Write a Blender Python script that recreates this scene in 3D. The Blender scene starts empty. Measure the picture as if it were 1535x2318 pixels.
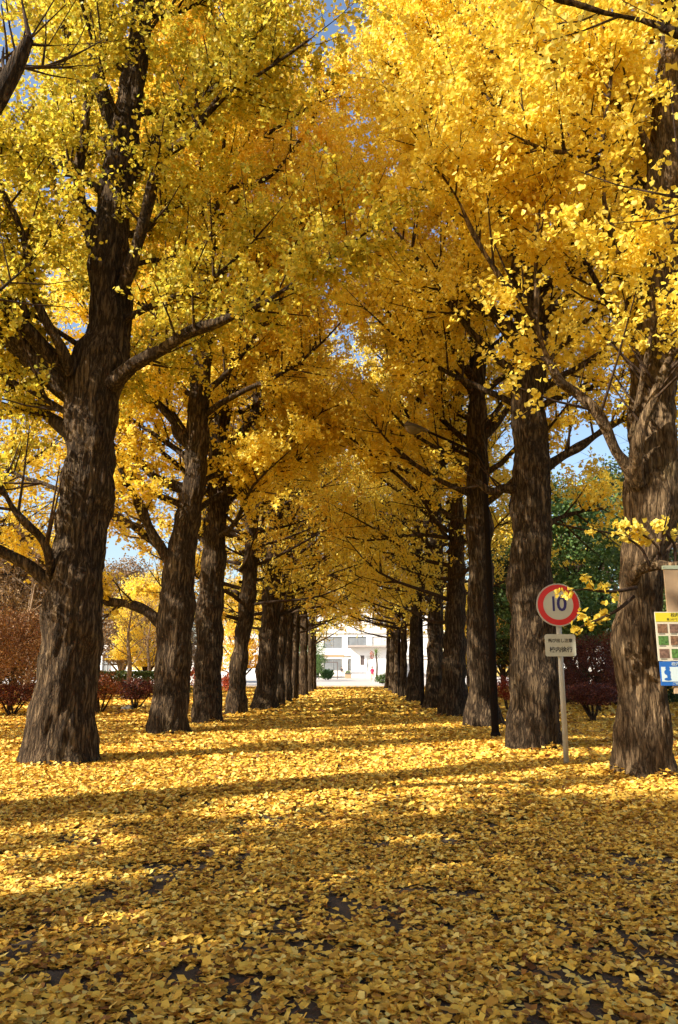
import bpy, bmesh, math, random
import numpy as np
from mathutils import Vector, Matrix

# ------------------------------------------------------------------ camera, world, sun, exposure
S = bpy.context.scene
COL = S.collection
rad = math.radians
W0, H0, FPX = 1535.0, 2318.0, 1718.0
CAM_H, PITCH, YAW = 1.5, rad(11.6), rad(1.58)
cd = bpy.data.cameras.new('camera')
cd.sensor_fit = 'HORIZONTAL'; cd.sensor_width = 36.0; cd.lens = 36.0 * FPX / W0
cd.clip_start = 0.05; cd.clip_end = 3000
cam = bpy.data.objects.new('camera', cd); COL.objects.link(cam)
cam.location = (0, 0, CAM_H); cam.rotation_euler = (rad(90) + PITCH, 0, YAW)
S.camera = cam

SUN_AZ = rad(-149)            # where the sun stands, angle from +x
SUN_EL = rad(33)
SUN = np.array([math.cos(SUN_EL) * math.cos(SUN_AZ), math.cos(SUN_EL) * math.sin(SUN_AZ), math.sin(SUN_EL)])
w = bpy.data.worlds.new('World'); S.world = w; w.use_nodes = True
nt = w.node_tree; nt.nodes.clear()
sky = nt.nodes.new('ShaderNodeTexSky'); sky.sky_type = 'NISHITA'; sky.sun_disc = False
sky.sun_elevation = SUN_EL; sky.sun_rotation = math.atan2(SUN[0], SUN[1])
sky.air_density = 1.0; sky.dust_density = 2.2; sky.ozone_density = 1.0
bg = nt.nodes.new('ShaderNodeBackground'); bg.inputs['Strength'].default_value = 0.115
wo = nt.nodes.new('ShaderNodeOutputWorld')
nt.links.new(sky.outputs[0], bg.inputs[0]); nt.links.new(bg.outputs[0], wo.inputs[0])
sl = bpy.data.lights.new('sun', 'SUN'); sl.energy = 5.0; sl.angle = rad(0.5); sl.color = (1.0, 0.90, 0.74)
so = bpy.data.objects.new('sun', sl); COL.objects.link(so)
so.rotation_euler = Vector(SUN).to_track_quat('Z', 'Y').to_euler()
S.view_settings.view_transform = 'Standard'; S.view_settings.look = 'None'
S.view_settings.exposure = 1.22; S.view_settings.gamma = 1.0; S.view_settings.use_curve_mapping = False
S.render.engine = 'CYCLES'
cy = S.cycles
cy.max_bounces = 14; cy.diffuse_bounces = 9; cy.transmission_bounces = 9; cy.glossy_bounces = 2
cy.transparent_max_bounces = 4; cy.caustics_reflective = False; cy.caustics_refractive = False
cy.use_denoising = True; cy.sample_clamp_indirect = 6.0

rng = np.random.default_rng(7)
random.seed(7)

# ------------------------------------------------------------------ geometry helpers
RM = np.array(cam.rotation_euler.to_matrix())
def ray(px, py):
    return RM @ np.array([(px - W0 / 2) / FPX, -(py - H0 / 2) / FPX, -1.0])
def G(px, py):                      # pixel of the photograph -> point on the ground
    d = ray(px, py); t = -CAM_H / d[2]
    return np.array([d[0] * t, d[1] * t, 0.0])
def A(px, py, Y):                   # pixel -> point at distance Y down the avenue
    d = ray(px, py); t = Y / d[1]
    return np.array([d[0] * t, Y, CAM_H + d[2] * t])

def tag(o, label=None, cat=None, group=None, kind=None):
    if label: o['label'] = label
    if cat: o['category'] = cat
    if group: o['group'] = group
    if kind: o['kind'] = kind
    return o
def empty(name, loc, label=None, cat=None, group=None, rz=0):
    o = bpy.data.objects.new(name, None); COL.objects.link(o); o.location = tuple(loc); o.rotation_euler = (0, 0, rz)
    return tag(o, label, cat, group)
def link(name, me, mat, parent=None, kind=None):
    o = bpy.data.objects.new(name, me); COL.objects.link(o)
    if mat is not None:
        if not me.materials: me.materials.append(mat)
        elif me.materials[0] != mat:
            o.material_slots[0].link = 'OBJECT'; o.material_slots[0].material = mat
    if parent is not None: o.parent = parent
    if kind: o['kind'] = kind
    return o
def npmesh(name, V, F, var=None, smooth=True):
    """V (n,3) float, F (m,k) int of one polygon size"""
    me = bpy.data.meshes.new(name)
    V = np.asarray(V, np.float32); F = np.asarray(F, np.int32)
    m, k = F.shape
    me.vertices.add(len(V)); me.vertices.foreach_set('co', V.ravel())
    me.loops.add(m * k); me.loops.foreach_set('vertex_index', F.ravel())
    me.polygons.add(m); me.polygons.foreach_set('loop_start', np.arange(0, m * k, k, dtype=np.int32))
    me.polygons.foreach_set('use_smooth', np.full(m, smooth, dtype=bool))
    me.update(calc_edges=True)
    if var is not None:
        a = me.attributes.new('var', 'FLOAT', 'POINT'); a.data.foreach_set('value', np.asarray(var, np.float32))
    return me
def norm(v):
    v = np.asarray(v, float); n = np.linalg.norm(v, axis=-1, keepdims=True); return v / np.maximum(n, 1e-9)
def perp_rand(t):
    r = rng.normal(size=t.shape); r -= (r * t).sum(-1, keepdims=True) * t
    return norm(r)

def snoise(P, scale, seed):         # cheap smooth 3-D noise from sines, about -1..1
    r = np.random.default_rng(seed); out = 0
    for i in range(6):
        k = r.normal(size=3); k = k / np.linalg.norm(k) * (2 * math.pi / scale) * r.uniform(0.6, 1.6)
        out = out + np.sin(P @ k + r.uniform(0, 6.28))
    return out / 3.0

def tubes(P, R, sides=5):
    """P (n,k,3) polylines, R (n,k) radii -> verts, quads"""
    n, k, _ = P.shape
    T = np.gradient(P, axis=1); T = norm(T)
    ref = np.where(np.abs(T[..., 2:3]) > 0.9, np.array([1.0, 0, 0]), np.array([0, 0, 1.0]))
    U = norm(np.cross(T, ref)); Vv = np.cross(T, U)
    a = np.arange(sides) * 2 * math.pi / sides
    ring = U[:, :, None, :] * np.cos(a)[None, None, :, None] + Vv[:, :, None, :] * np.sin(a)[None, None, :, None]
    V = (P[:, :, None, :] + ring * R[:, :, None, None]).reshape(-1, 3)
    i = np.arange(n)[:, None, None]; j = np.arange(k - 1)[None, :, None]; s = np.arange(sides)[None, None, :]
    s2 = (s + 1) % sides
    f = lambda jj, ss: (i * k + jj) * sides + ss
    F = np.stack(np.broadcast_arrays(f(j, s), f(j, s2), f(j + 1, s2), f(j + 1, s)), -1).reshape(-1, 4)
    return V, F
def merge(parts):
    Vs, Fs, o = [], [], 0
    for V, F in parts:
        Vs.append(V); Fs.append(F + o); o += len(V)
    return np.concatenate(Vs), np.concatenate(Fs)

def resample(P, R, step):
    """Catmull-Rom through control points, resampled"""
    P = np.asarray(P, float); R = np.asarray(R, float)
    Q = np.concatenate([P, R[:, None]], 1)
    Q = np.concatenate([[2 * Q[0] - Q[1]], Q, [2 * Q[-1] - Q[-2]]])
    out = []
    for i in range(1, len(Q) - 2):
        L = np.linalg.norm(Q[i + 1, :3] - Q[i, :3]); n = max(2, int(L / step))
        t = np.arange(n)[:, None] / n
        p0, p1, p2, p3 = Q[i - 1], Q[i], Q[i + 1], Q[i + 2]
        out.append(0.5 * (2 * p1 + (p2 - p0) * t + (2 * p0 - 5 * p1 + 4 * p2 - p3) * t ** 2 + (3 * p1 - 3 * p2 + p3 - p0) * t ** 3))
    out.append(Q[-2:-1])
    o = np.concatenate(out)
    return o[:, :3], np.maximum(o[:, 3], 0.004)

def bark_tube(P, R, sides, step, rough=1.0, flare=0.0, seed=1, cap=False):
    """one limb or trunk with bark ridges, lumps and root flare in real relief"""
    P, R = resample(P, R, step)
    n = len(P)
    T = norm(np.gradient(P, axis=0))
    U = np.zeros_like(T); ref = np.array([1.0, 0.3, 0.0]) if abs(T[0][2]) > 0.6 else np.array([0, 0, 1.0])
    u = ref
    for i in range(n):
        u = u - T[i] * (u @ T[i]); u = u / np.linalg.norm(u); U[i] = u
    Vv = np.cross(T, U)
    a = np.arange(sides) * 2 * math.pi / sides
    s = np.concatenate([[0], np.cumsum(np.linalg.norm(np.diff(P, axis=0), axis=1))])
    th, z = np.meshgrid(a, s); Rr = R[:, None]
    r = np.random.default_rng(seed); ph = r.uniform(0, 6.28, 12)
    cx, cz = np.cos(th), np.sin(th)
    pos = np.stack([cx * R.mean() * 1.0, cz * R.mean(), z], -1)
    lump = snoise(pos, 0.9, seed) * 0.045 + snoise(pos * np.array([1, 1, .35]), 0.33, seed + 1) * 0.028
    k = max(6, int(2 * math.pi * R.max() / 0.085))
    warp = 1.1 * np.sin(2.3 * z + ph[0]) + 0.9 * np.sin(4.7 * z + 2 * th + ph[1]) + 0.7 * np.sin(8.9 * z - 3 * th + ph[2])
    warp2 = 1.2 * np.sin(1.9 * z + ph[3] + th) + 0.9 * np.sin(6.1 * z - 2 * th + ph[4])
    ridge = np.abs(np.sin(k * th / 2 * 1.0 + warp)) * 0.6 + np.abs(np.sin((k // 2) * th + 0.8 * warp2 + .5)) * 0.4
    brk = np.clip(np.sin(9 * z + 5 * np.sin(3 * th + ph[5]) + 2 * warp), -1, 1) * 0.12
    irr = snoise(np.stack([cx * R.max(), cz * R.max(), z * .5], -1), .22, seed + 5); fine = snoise(np.stack([cx * R.max(), cz * R.max(), z * .3], -1), .075, seed + 6)
    disp = lump * min(1, R.max() * 2.5) + ((ridge - 0.5) * (.55 + .45 * irr) + brk + .38 * irr + .28 * fine) * 0.036 * rough * np.clip(Rr / 0.35, 0.15, 1.15)
    if flare:
        nr = r.integers(5, 8)
        root = 0.5 + 0.5 * np.cos(nr * th + ph[6] + 0.6 * np.sin(th + ph[7]))
        disp += flare * np.exp(-z / 0.22) * (0.25 + root * 0.75) + flare * 0.35 * np.exp(-z / 0.9) * root
    rr = Rr + disp
    rr = np.maximum(rr, Rr * .5)
    V = P[:, None, :] + U[:, None, :] * (np.cos(th) * rr)[..., None] + Vv[:, None, :] * (np.sin(th) * rr)[..., None]
    V = V.reshape(-1, 3)
    i = np.arange(n - 1)[:, None]; j = np.arange(sides)[None, :]; j2 = (j + 1) % sides
    F = np.stack(np.broadcast_arrays(i * sides + j, i * sides + j2, (i + 1) * sides + j2, (i + 1) * sides + j), -1).reshape(-1, 4)
    if cap:
        c = len(V); V = np.concatenate([V, [P[-1] + T[-1] * R[-1] * .3]])
        jj = np.arange(sides); b = (n - 1) * sides
        F = np.concatenate([F, np.stack([b + jj, b + (jj + 1) % sides, np.full(sides, c), np.full(sides, c)], -1)])
        # degenerate quads become triangles below
        tri = F[-sides:, :3]; F = F[:-sides]
        F = np.concatenate([F, np.stack([tri[:, 0], tri[:, 1], tri[:, 2], tri[:, 2]], -1)]) if False else F
        V = V[:-1]
    return V, F

# ------------------------------------------------------------------ leaves
def leaf_mesh(name, C, size, up=0.5, origin=(0, 0, 0), var=None, fan=False):
    n = len(C); size = np.broadcast_to(size, (n,)) if np.ndim(size) else np.full(n, size)
    N = norm(rng.normal(size=(n, 3)) + np.array([0, 0, up * 1.6]))
    D = perp_rand(N); X = np.cross(D, N)
    s = size[:, None] * rng.uniform(0.75, 1.2, (n, 1))
    wdt = rng.uniform(0.42, 0.6, (n, 1)); fold = rng.uniform(0.02, 0.3, (n, 1))
    C = C - np.asarray(origin)
    p0 = C - D * s * .42
    p1 = C - X * s * wdt + D * s * .18 + N * s * fold
    p2 = C + D * s * rng.uniform(.3, .48, (n, 1))
    p3 = C + X * s * wdt + D * s * .18 + N * s * fold
    if fan:                                # five corners: stalk end, two wings, two rounded tips
        a1 = C - X * s * wdt + D * s * .05 + N * s * fold; a2 = C - X * s * wdt * .55 + D * s * .42 + N * s * fold * .5
        a3 = C + X * s * wdt * .5 + D * s * .45 + N * s * fold * .2; a4 = C + X * s * wdt + D * s * .08 + N * s * fold * .8
        V = np.stack([p0, a1, a2, a3, a4], 1).reshape(-1, 3); b = np.arange(n)[:, None] * 5
        F = np.concatenate([b + [0, 2, 1], b + [0, 3, 2], b + [0, 4, 3]])
        return npmesh(name, V, F, np.repeat(rng.uniform(0, 1, n), 5), smooth=False)
    V = np.stack([p0, p1, p2, p3], 1).reshape(-1, 3)
    b = np.arange(n)[:, None] * 4
    F = np.concatenate([b + [0, 2, 1], b + [0, 3, 2]])
    v = (rng.uniform(0, 1, n) if var is None else var)
    return npmesh(name, V, F, np.repeat(v, 4), smooth=False)

def fan_leaves(C, size, tilt, yaw=None, z_c=None):
    """fallen ginkgo leaves: fans of five triangles with a notch, curled. returns V, F"""
    n = len(C)
    N = norm(np.stack([rng.normal(size=n) * tilt, rng.normal(size=n) * tilt, np.ones(n)], -1))
    N[rng.uniform(size=n) < .12] *= -1
    D = perp_rand(N); X = np.cross(D, N)
    s = (size * rng.uniform(.65, 1.2, n))[:, None]
    curl = rng.normal(.1, .16, (n, 1)); cup = rng.normal(0.02, .12, (n, 1))
    ang = np.array([-68, -38, -10, 10, 38, 68]) * math.pi / 180
    rr = np.array([.80, .98, .95, .95, .98, .80])
    notch = rng.uniform(.6, 1.0, (n, 1)); op = rng.uniform(.8, 1.15, (n, 1))
    Vs = [C - D * s * .45]
    for a, r_ in zip(ang, rr):
        r2 = r_ * rng.uniform(.88, 1.06, (n, 1))
        if abs(a) < .3: r2 = r2 * notch
        x = np.sin(a * op) * r2; y = np.cos(a * op) * r2
        Vs.append(C + X * s * x * .72 + D * s * (y * .85 - .45) + N * s * (curl * x * x * 1.6 + cup * y * y + rng.normal(0, .035, (n, 1))))
    # stalk tip
    Vs.append(C - D * s * 1.0 + X * s * rng.normal(0, .15, (n, 1)) + N * s * .08)
    Vs.append(C - D * s * .47 + X * s * .035)
    V = np.stack(Vs, 1).reshape(-1, 3)
    b = np.arange(n)[:, None] * 9
    F = np.concatenate([b + [0, k, k + 1] for k in range(1, 6)] + [b + [0, 8, 7]])
    return V, F, 9

# corridors of sunlight: gaps in the foliage through which the sun reaches these points
CORR = []
def corridor(p, r, keep=0.1): CORR.append((np.asarray(p, float), r, keep))
VIEW = []
def sun_gaps(C):
    return _sun_gaps(C) & view_gaps(C)
def view_gaps(C):
    if not VIEW: return np.ones(len(C), bool)
    # open air in front of the lamp head, the lit trunks and other things that hang free of leaves
    keep = np.ones(len(C), bool); e = np.array([0, 0, CAM_H])
    for p, r in VIEW:
        d = p - e; L = np.linalg.norm(d); d = d / L; q = C - e; t = q @ d
        dist = np.linalg.norm(q - t[:, None] * d, axis=1)
        keep &= ~((t > 3) & (t < L + .5) & (dist < r * np.clip(t / L, .3, 1) * (1 + .3 * snoise(C, .8, 33))))
    return keep
def _sun_gaps(C):
    keep = np.ones(len(C), bool)
    for p, r, kp in CORR:
        d = C - p; t = d @ SUN
        q = np.linalg.norm(d - t[:, None] * SUN, axis=1)
        edge = r * (1 + 0.45 * snoise(C, 1.1, 91))
        keep &= ~((t > 0.3) & (q < edge) & (rng.uniform(size=len(C)) > kp))
    return keep

# ------------------------------------------------------------------ materials
def new_mat(name):
    m = bpy.data.materials.new(name); m.use_nodes = True; m.node_tree.nodes.clear(); return m, m.node_tree
def N_(t, kind, **kw):
    n = t.nodes.new(kind)
    for k, v in kw.items():
        if k in ('op', ): n.operation = v
        elif hasattr(n, k) and k not in n.inputs: setattr(n, k, v)
        else: n.inputs[k].default_value = v
    return n
def ramp(t, stops, src, interp='LINEAR'):
    n = t.nodes.new('ShaderNodeValToRGB'); n.color_ramp.interpolation = interp
    e = n.color_ramp.elements
    while len(e) > 1: e.remove(e[-1])
    e[0].position, e[0].color = stops[0][0], (*stops[0][1], 1)
    for p, c in stops[1:]:
        x = e.new(p); x.color = (*c, 1)
    t.links.new(src, n.inputs[0]); return n.outputs[0]

def leaf_mat(name, stops, trans=0.52, rough=0.45, spec=.35, noise_scale=0.35, noise_amt=.35, tcol=(1.02, 1.0, .8)):
    m, t = new_mat(name); L = t.links.new
    at = N_(t, 'ShaderNodeAttribute', attribute_name='var')
    geo = N_(t, 'ShaderNodeNewGeometry')
    no = N_(t, 'ShaderNodeTexNoise', Scale=noise_scale, Detail=2.0); L(geo.outputs['Position'], no.inputs['Vector'])
    ma = N_(t, 'ShaderNodeMath', op='MULTIPLY_ADD'); L(no.outputs[0], ma.inputs[0]); ma.inputs[1].default_value = noise_amt * 3; ma.inputs[2].default_value = -noise_amt * 1.5
    ad = N_(t, 'ShaderNodeMath', op='ADD', use_clamp=True); L(ma.outputs[0], ad.inputs[0]); L(at.outputs['Fac'], ad.inputs[1])
    c = ramp(t, stops, ad.outputs[0])
    mu = N_(t, 'ShaderNodeMix', data_type='RGBA', blend_type='MULTIPLY'); mu.inputs[0].default_value = 1
    L(c, mu.inputs[6]); mu.inputs[7].default_value = (*tcol, 1)
    p = N_(t, 'ShaderNodeBsdfPrincipled'); L(c, p.inputs['Base Color']); p.inputs['Roughness'].default_value = rough
    p.inputs['Specular IOR Level'].default_value = spec
    tr = N_(t, 'ShaderNodeBsdfTranslucent'); L(mu.outputs[2], tr.inputs[0])
    mx = N_(t, 'ShaderNodeMixShader'); mx.inputs[0].default_value = trans; L(p.outputs[0], mx.inputs[1]); L(tr.outputs[0], mx.inputs[2])
    o = N_(t, 'ShaderNodeOutputMaterial'); L(mx.outputs[0], o.inputs[0]); return m
M = {}
M['gold'] = leaf_mat('ginkgo_gold', [(0, (.80, .60, .08)), (.35, (.87, .70, .10)), (.75, (.91, .77, .14)), (1, (.93, .83, .24))])
M['green_gold'] = leaf_mat('ginkgo_green_gold', [(0, (.36, .36, .05)), (.35, (.60, .49, .06)), (.7, (.78, .60, .07)), (1, (.58, .59, .12))])
M['orange_gold'] = leaf_mat('ginkgo_orange_gold', [(0, (.82, .55, .08)), (.4, (.88, .65, .10)), (.8, (.91, .73, .13)), (1, (.92, .79, .22))])
M['fallen'] = leaf_mat('fallen_leaf', [(0, (.16, .06, .018)), (.10, (.38, .18, .03)), (.34, (.62, .37, .05)), (.75, (.78, .52, .08)), (.94, (.84, .64, .18)), (1, (.50, .44, .13))], trans=.12, spec=.25, rough=.6, noise_amt=.12, noise_scale=1.1)
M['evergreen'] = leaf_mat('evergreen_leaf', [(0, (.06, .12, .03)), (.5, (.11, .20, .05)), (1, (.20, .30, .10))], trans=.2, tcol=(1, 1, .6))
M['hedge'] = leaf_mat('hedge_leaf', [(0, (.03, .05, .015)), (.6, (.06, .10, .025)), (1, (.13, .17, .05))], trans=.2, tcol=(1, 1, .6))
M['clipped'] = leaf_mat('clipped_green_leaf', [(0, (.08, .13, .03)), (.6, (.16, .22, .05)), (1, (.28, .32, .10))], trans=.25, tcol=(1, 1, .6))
M['maroon'] = leaf_mat('maroon_leaf', [(0, (.05, .012, .012)), (.5, (.13, .035, .022)), (1, (.26, .09, .045))], trans=.3, tcol=(1, .7, .6))
M['russet'] = leaf_mat('russet_leaf', [(0, (.12, .035, .015)), (.5, (.26, .08, .02)), (1, (.45, .17, .05))], trans=.35, tcol=(1, .8, .6))
M['dusty'] = leaf_mat('dusty_russet_leaf', [(0, (.16, .07, .035)), (.5, (.30, .15, .07)), (1, (.46, .28, .13))], trans=.35, tcol=(1, .85, .6))
M['brown'] = leaf_mat('brown_leaf', [(0, (.12, .07, .04)), (.5, (.24, .15, .07)), (1, (.38, .27, .14))], trans=.3, tcol=(1, .9, .7))
M['red'] = leaf_mat('red_leaf', [(0, (.25, .02, .015)), (.5, (.36, .06, .025)), (1, (.5, .16, .05))], trans=.35, tcol=(1, .7, .6))

def bark_mat(name, cols, scale=1.0, bump=1.0):
    """interlacing vertical furrows: contour lines of stretched noise, with fibres and lichen tints"""
    m, t = new_mat(name); L = t.links.new
    tc = N_(t, 'ShaderNodeTexCoord')
    mp = N_(t, 'ShaderNodeMapping'); L(tc.outputs['Object'], mp.inputs[0]); mp.inputs['Scale'].default_value = (scale, scale, .15 * scale)
    def furrow(sc, k, det):
        n = N_(t, 'ShaderNodeTexNoise', Scale=sc, Detail=det, Roughness=.55, Distortion=.35); L(mp.outputs[0], n.inputs[0])
        a = N_(t, 'ShaderNodeMath', op='SUBTRACT'); L(n.outputs[0], a.inputs[0]); a.inputs[1].default_value = .5
        b = N_(t, 'ShaderNodeMath', op='ABSOLUTE'); L(a.outputs[0], b.inputs[0])
        c = N_(t, 'ShaderNodeMath', op='MULTIPLY', use_clamp=True); L(b.outputs[0], c.inputs[0]); c.inputs[1].default_value = k; return c.outputs[0]
    f1 = furrow(13.0, 6.0, 3.0); f2 = furrow(34.0, 4.5, 4.0)
    n2 = N_(t, 'ShaderNodeTexNoise', Scale=60.0, Detail=6.0, Roughness=.75); L(mp.outputs[0], n2.inputs[0])
    n3 = N_(t, 'ShaderNodeTexNoise', Scale=1.3, Detail=5.0, Roughness=.65); L(tc.outputs['Object'], n3.inputs[0])
    def mad(x, k, y):
        n = N_(t, 'ShaderNodeMath', op='MULTIPLY_ADD'); L(x, n.inputs[0]); n.inputs[1].default_value = k
        if isinstance(y, float): n.inputs[2].default_value = y
        else: L(y, n.inputs[2])
        return n.outputs[0]
    h = mad(f1, .55, mad(f2, .30, mad(n2.outputs[0], .5, -.12)))
    cr = ramp(t, [(0.05, cols[0]), (.38, cols[1]), (.95, cols[2])], h)
    mx = N_(t, 'ShaderNodeMix', data_type='RGBA', blend_type='MULTIPLY'); L(cr, mx.inputs[6]); mx.inputs[0].default_value = .85
    L(ramp(t, [(.3, (.50, .47, .40)), (.48, (.95, .92, .88)), (.6, (1, 1, .95)), (.75, (.78, .84, .62))], n3.outputs[0]), mx.inputs[7])
    p = N_(t, 'ShaderNodeBsdfPrincipled'); L(mx.outputs[2], p.inputs['Base Color']); p.inputs['Roughness'].default_value = .92; p.inputs['Specular IOR Level'].default_value = .15
    bu = N_(t, 'ShaderNodeBump', Strength=bump, Distance=.05); L(h, bu.inputs['Height']); L(bu.outputs[0], p.inputs['Normal'])
    o = N_(t, 'ShaderNodeOutputMaterial'); L(p.outputs[0], o.inputs[0]); return m
M['bark'] = bark_mat('ginkgo_bark', [(.004, .0026, .0018), (.045, .030, .018), (.19, .135, .080)])
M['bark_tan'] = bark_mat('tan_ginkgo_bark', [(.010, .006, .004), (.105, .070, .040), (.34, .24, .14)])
M['bark_dark'] = bark_mat('dark_bark', [(.02, .014, .01), (.07, .048, .034), (.14, .10, .07)])
M['twig'] = bark_mat('twig_bark', [(.02, .012, .009), (.05, .032, .022), (.10, .07, .048)], bump=.3)
M['pale_bark'] = bark_mat('pale_bark', [(.14, .10, .075), (.24, .18, .13), (.36, .28, .21)], bump=.4)

def plain(name, col, rough=.6, metal=0.0, var=.12, scale=6.0, bump=0.0, spec=.4):
    m, t = new_mat(name); L = t.links.new
    tc = N_(t, 'ShaderNodeTexCoord'); n = N_(t, 'ShaderNodeTexNoise', Scale=scale, Detail=5.0, Roughness=.65); L(tc.outputs['Object'], n.inputs[0])
    c = ramp(t, [(.3, tuple(x * (1 - var) for x in col)), (.7, tuple(min(1, x * (1 + var)) for x in col))], n.outputs[0])
    p = N_(t, 'ShaderNodeBsdfPrincipled'); L(c, p.inputs['Base Color']); p.inputs['Roughness'].default_value = rough; p.inputs['Metallic'].default_value = metal
    p.inputs['Specular IOR Level'].default_value = spec
    if bump:
        b = N_(t, 'ShaderNodeBump', Strength=bump, Distance=.01); L(n.outputs[0], b.inputs['Height']); L(b.outputs[0], p.inputs['Normal'])
    o = N_(t, 'ShaderNodeOutputMaterial'); L(p.outputs[0], o.inputs[0]); return m
M['white_wall'] = plain('white_render', (.80, .79, .76), .8, var=.04, scale=.6)
M['roof_grey'] = plain('roof_grey', (.45, .45, .44), .8)
M['glass'] = plain('window_glass', (.20, .22, .24), .12, var=.3, scale=.4, spec=.8)
M['curtain_glass'] = plain('curtained_glass', (.66, .64, .61), .3, var=.15, scale=.8)
M['alu'] = plain('grey_aluminium', (.42, .43, .44), .45, metal=.5)
M['door_dark'] = plain('dark_door', (.10, .075, .07), .5)
M['post_white'] = plain('weathered_white_post', (.44, .43, .38), .5, var=.08, scale=9)
M['sign_white'] = plain('sign_white', (.50, .51, .42), .4, var=.05)
M['sign_red'] = plain('sign_red', (.62, .02, .015), .35, var=.08)
M['sign_navy'] = plain('sign_navy', (.03, .022, .14), .4)
M['ink'] = plain('black_ink', (.02, .02, .018), .5)
M['lamp_black'] = plain('lamp_post_dark_paint', (.012, .008, .006), .9, spec=.08)
M['lamp_shell'] = plain('lamp_shell_grey', (.09, .075, .055), .5)
M['lamp_glass'] = plain('lamp_glass_smoky', (.12, .09, .06), .25, var=.2)
M['pole_grey'] = plain('galvanised_pole', (.55, .54, .52), .5, metal=.2)
M['board_tan'] = plain('tan_board', (.36, .25, .15), .6, var=.07)
M['board_edge'] = plain('green_grey_metal_edge', (.33, .38, .28), .5)
M['paper'] = plain('paper_cream', (.46, .42, .32), .6, var=.05)
M['yellow_print'] = plain('yellow_print', (.48, .40, .02), .5, var=.05)
M['blue_print'] = plain('blue_print', (.012, .09, .32), .45, var=.06)
M['pale_print'] = plain('pale_blue_print', (.42, .50, .52), .5, var=.04)
M['photo_a'] = plain('photo_print_brown', (.14, .075, .04), .4, var=.75, scale=30)
M['photo_b'] = plain('photo_print_green', (.06, .13, .03), .4, var=.75, scale=30)
M['photo_c'] = plain('photo_print_dark', (.12, .07, .05), .4, var=.8, scale=24)
M['rock'] = plain('dark_rock', (.10, .09, .075), .9, var=.4, scale=8, bump=.6)
M['road'] = plain('road_concrete', (.42, .38, .34), .9, var=.1, scale=2.0)
M['kerb'] = plain('kerb_stone', (.36, .31, .28), .9, var=.12, scale=3)
M['skin'] = plain('skin', (.55, .34, .24), .5, var=.03)
M['hair'] = plain('black_hair', (.015, .012, .01), .5)
M['pink'] = plain('crimson_top', (.62, .03, .10), .7)
M['dark_cloth'] = plain('dark_jacket_cloth', (.05, .04, .045), .8)
M['grey_cloth'] = plain('grey_trouser_cloth', (.30, .28, .33), .8)
M['cream_cloth'] = plain('cream_trouser_cloth', (.70, .62, .42), .8)

def asphalt():
    m, t = new_mat('asphalt'); L = t.links.new
    tc = N_(t, 'ShaderNodeTexCoord')
    n = N_(t, 'ShaderNodeTexNoise', Scale=120.0, Detail=6.0, Roughness=.8); L(tc.outputs['Object'], n.inputs[0])
    v = N_(t, 'ShaderNodeTexVoronoi', Scale=90.0); L(tc.outputs['Object'], v.inputs[0])
    c = ramp(t, [(.3, (.026, .017, .011)), (.55, (.055, .038, .025)), (.8, (.11, .078, .052))], n.outputs[0])
    p = N_(t, 'ShaderNodeBsdfPrincipled'); L(c, p.inputs['Base Color']); p.inputs['Roughness'].default_value = .9
    b = N_(t, 'ShaderNodeBump', Strength=.8, Distance=.004); L(v.outputs[0], b.inputs['Height']); L(b.outputs[0], p.inputs['Normal'])
    o = N_(t, 'ShaderNodeOutputMaterial'); L(p.outputs[0], o.inputs[0]); return m
def litter(name, bare, bare_amt, sc=11.0):
    """ground seen between and beyond the leaves that are built: leaf-sized cells over bare soil"""
    m, t = new_mat(name); L = t.links.new
    tc = N_(t, 'ShaderNodeTexCoord')
    v = N_(t, 'ShaderNodeTexVoronoi', Scale=sc); v.inputs['Randomness'].default_value = 1; L(tc.outputs['Object'], v.inputs[0])
    sp = N_(t, 'ShaderNodeSeparateColor'); L(v.outputs['Color'], sp.inputs[0])
    c = ramp(t, [(0, (.16, .07, .015)), (.2, (.42, .21, .025)), (.5, (.62, .37, .04)), (.85, (.74, .50, .07)), (1, (.60, .45, .15))], sp.outputs[0])
    n = N_(t, 'ShaderNodeTexNoise', Scale=.22, Detail=7.0, Roughness=.75); L(tc.outputs['Object'], n.inputs[0])
    n2 = N_(t, 'ShaderNodeTexNoise', Scale=30.0, Detail=5.0); L(tc.outputs['Object'], n2.inputs[0])
    bc = ramp(t, [(.3, tuple(x * .5 for x in bare)), (.7, tuple(x * 1.3 for x in bare))], n2.outputs[0])
    f = N_(t, 'ShaderNodeMath', op='MULTIPLY_ADD'); L(n.outputs[0], f.inputs[0]); f.inputs[1].default_value = 6; f.inputs[2].default_value = -3 + (bare_amt - .5) * 3
    f2 = N_(t, 'ShaderNodeMath', op='ADD', use_clamp=True); L(f.outputs[0], f2.inputs[0])
    n4 = N_(t, 'ShaderNodeMath', op='SUBTRACT'); L(sp.outputs[1], n4.inputs[0]); n4.inputs[1].default_value = .5
    L(n4.outputs[0], f2.inputs[1])
    mx = N_(t, 'ShaderNodeMix', data_type='RGBA'); L(f2.outputs[0], mx.inputs[0]); L(c, mx.inputs[6]); L(bc, mx.inputs[7])
    p = N_(t, 'ShaderNodeBsdfPrincipled'); L(mx.outputs[2], p.inputs['Base Color']); p.inputs['Roughness'].default_value = .8
    b = N_(t, 'ShaderNodeBump', Strength=.9, Distance=.04); L(sp.outputs[2], b.inputs['Height']); L(b.outputs[0], p.inputs['Normal'])
    o = N_(t, 'ShaderNodeOutputMaterial'); L(p.outputs[0], o.inputs[0]); return m
M['asphalt'] = asphalt()
M['soil'] = litter('leafy_soil', (.14, .10, .045), .38)

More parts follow.
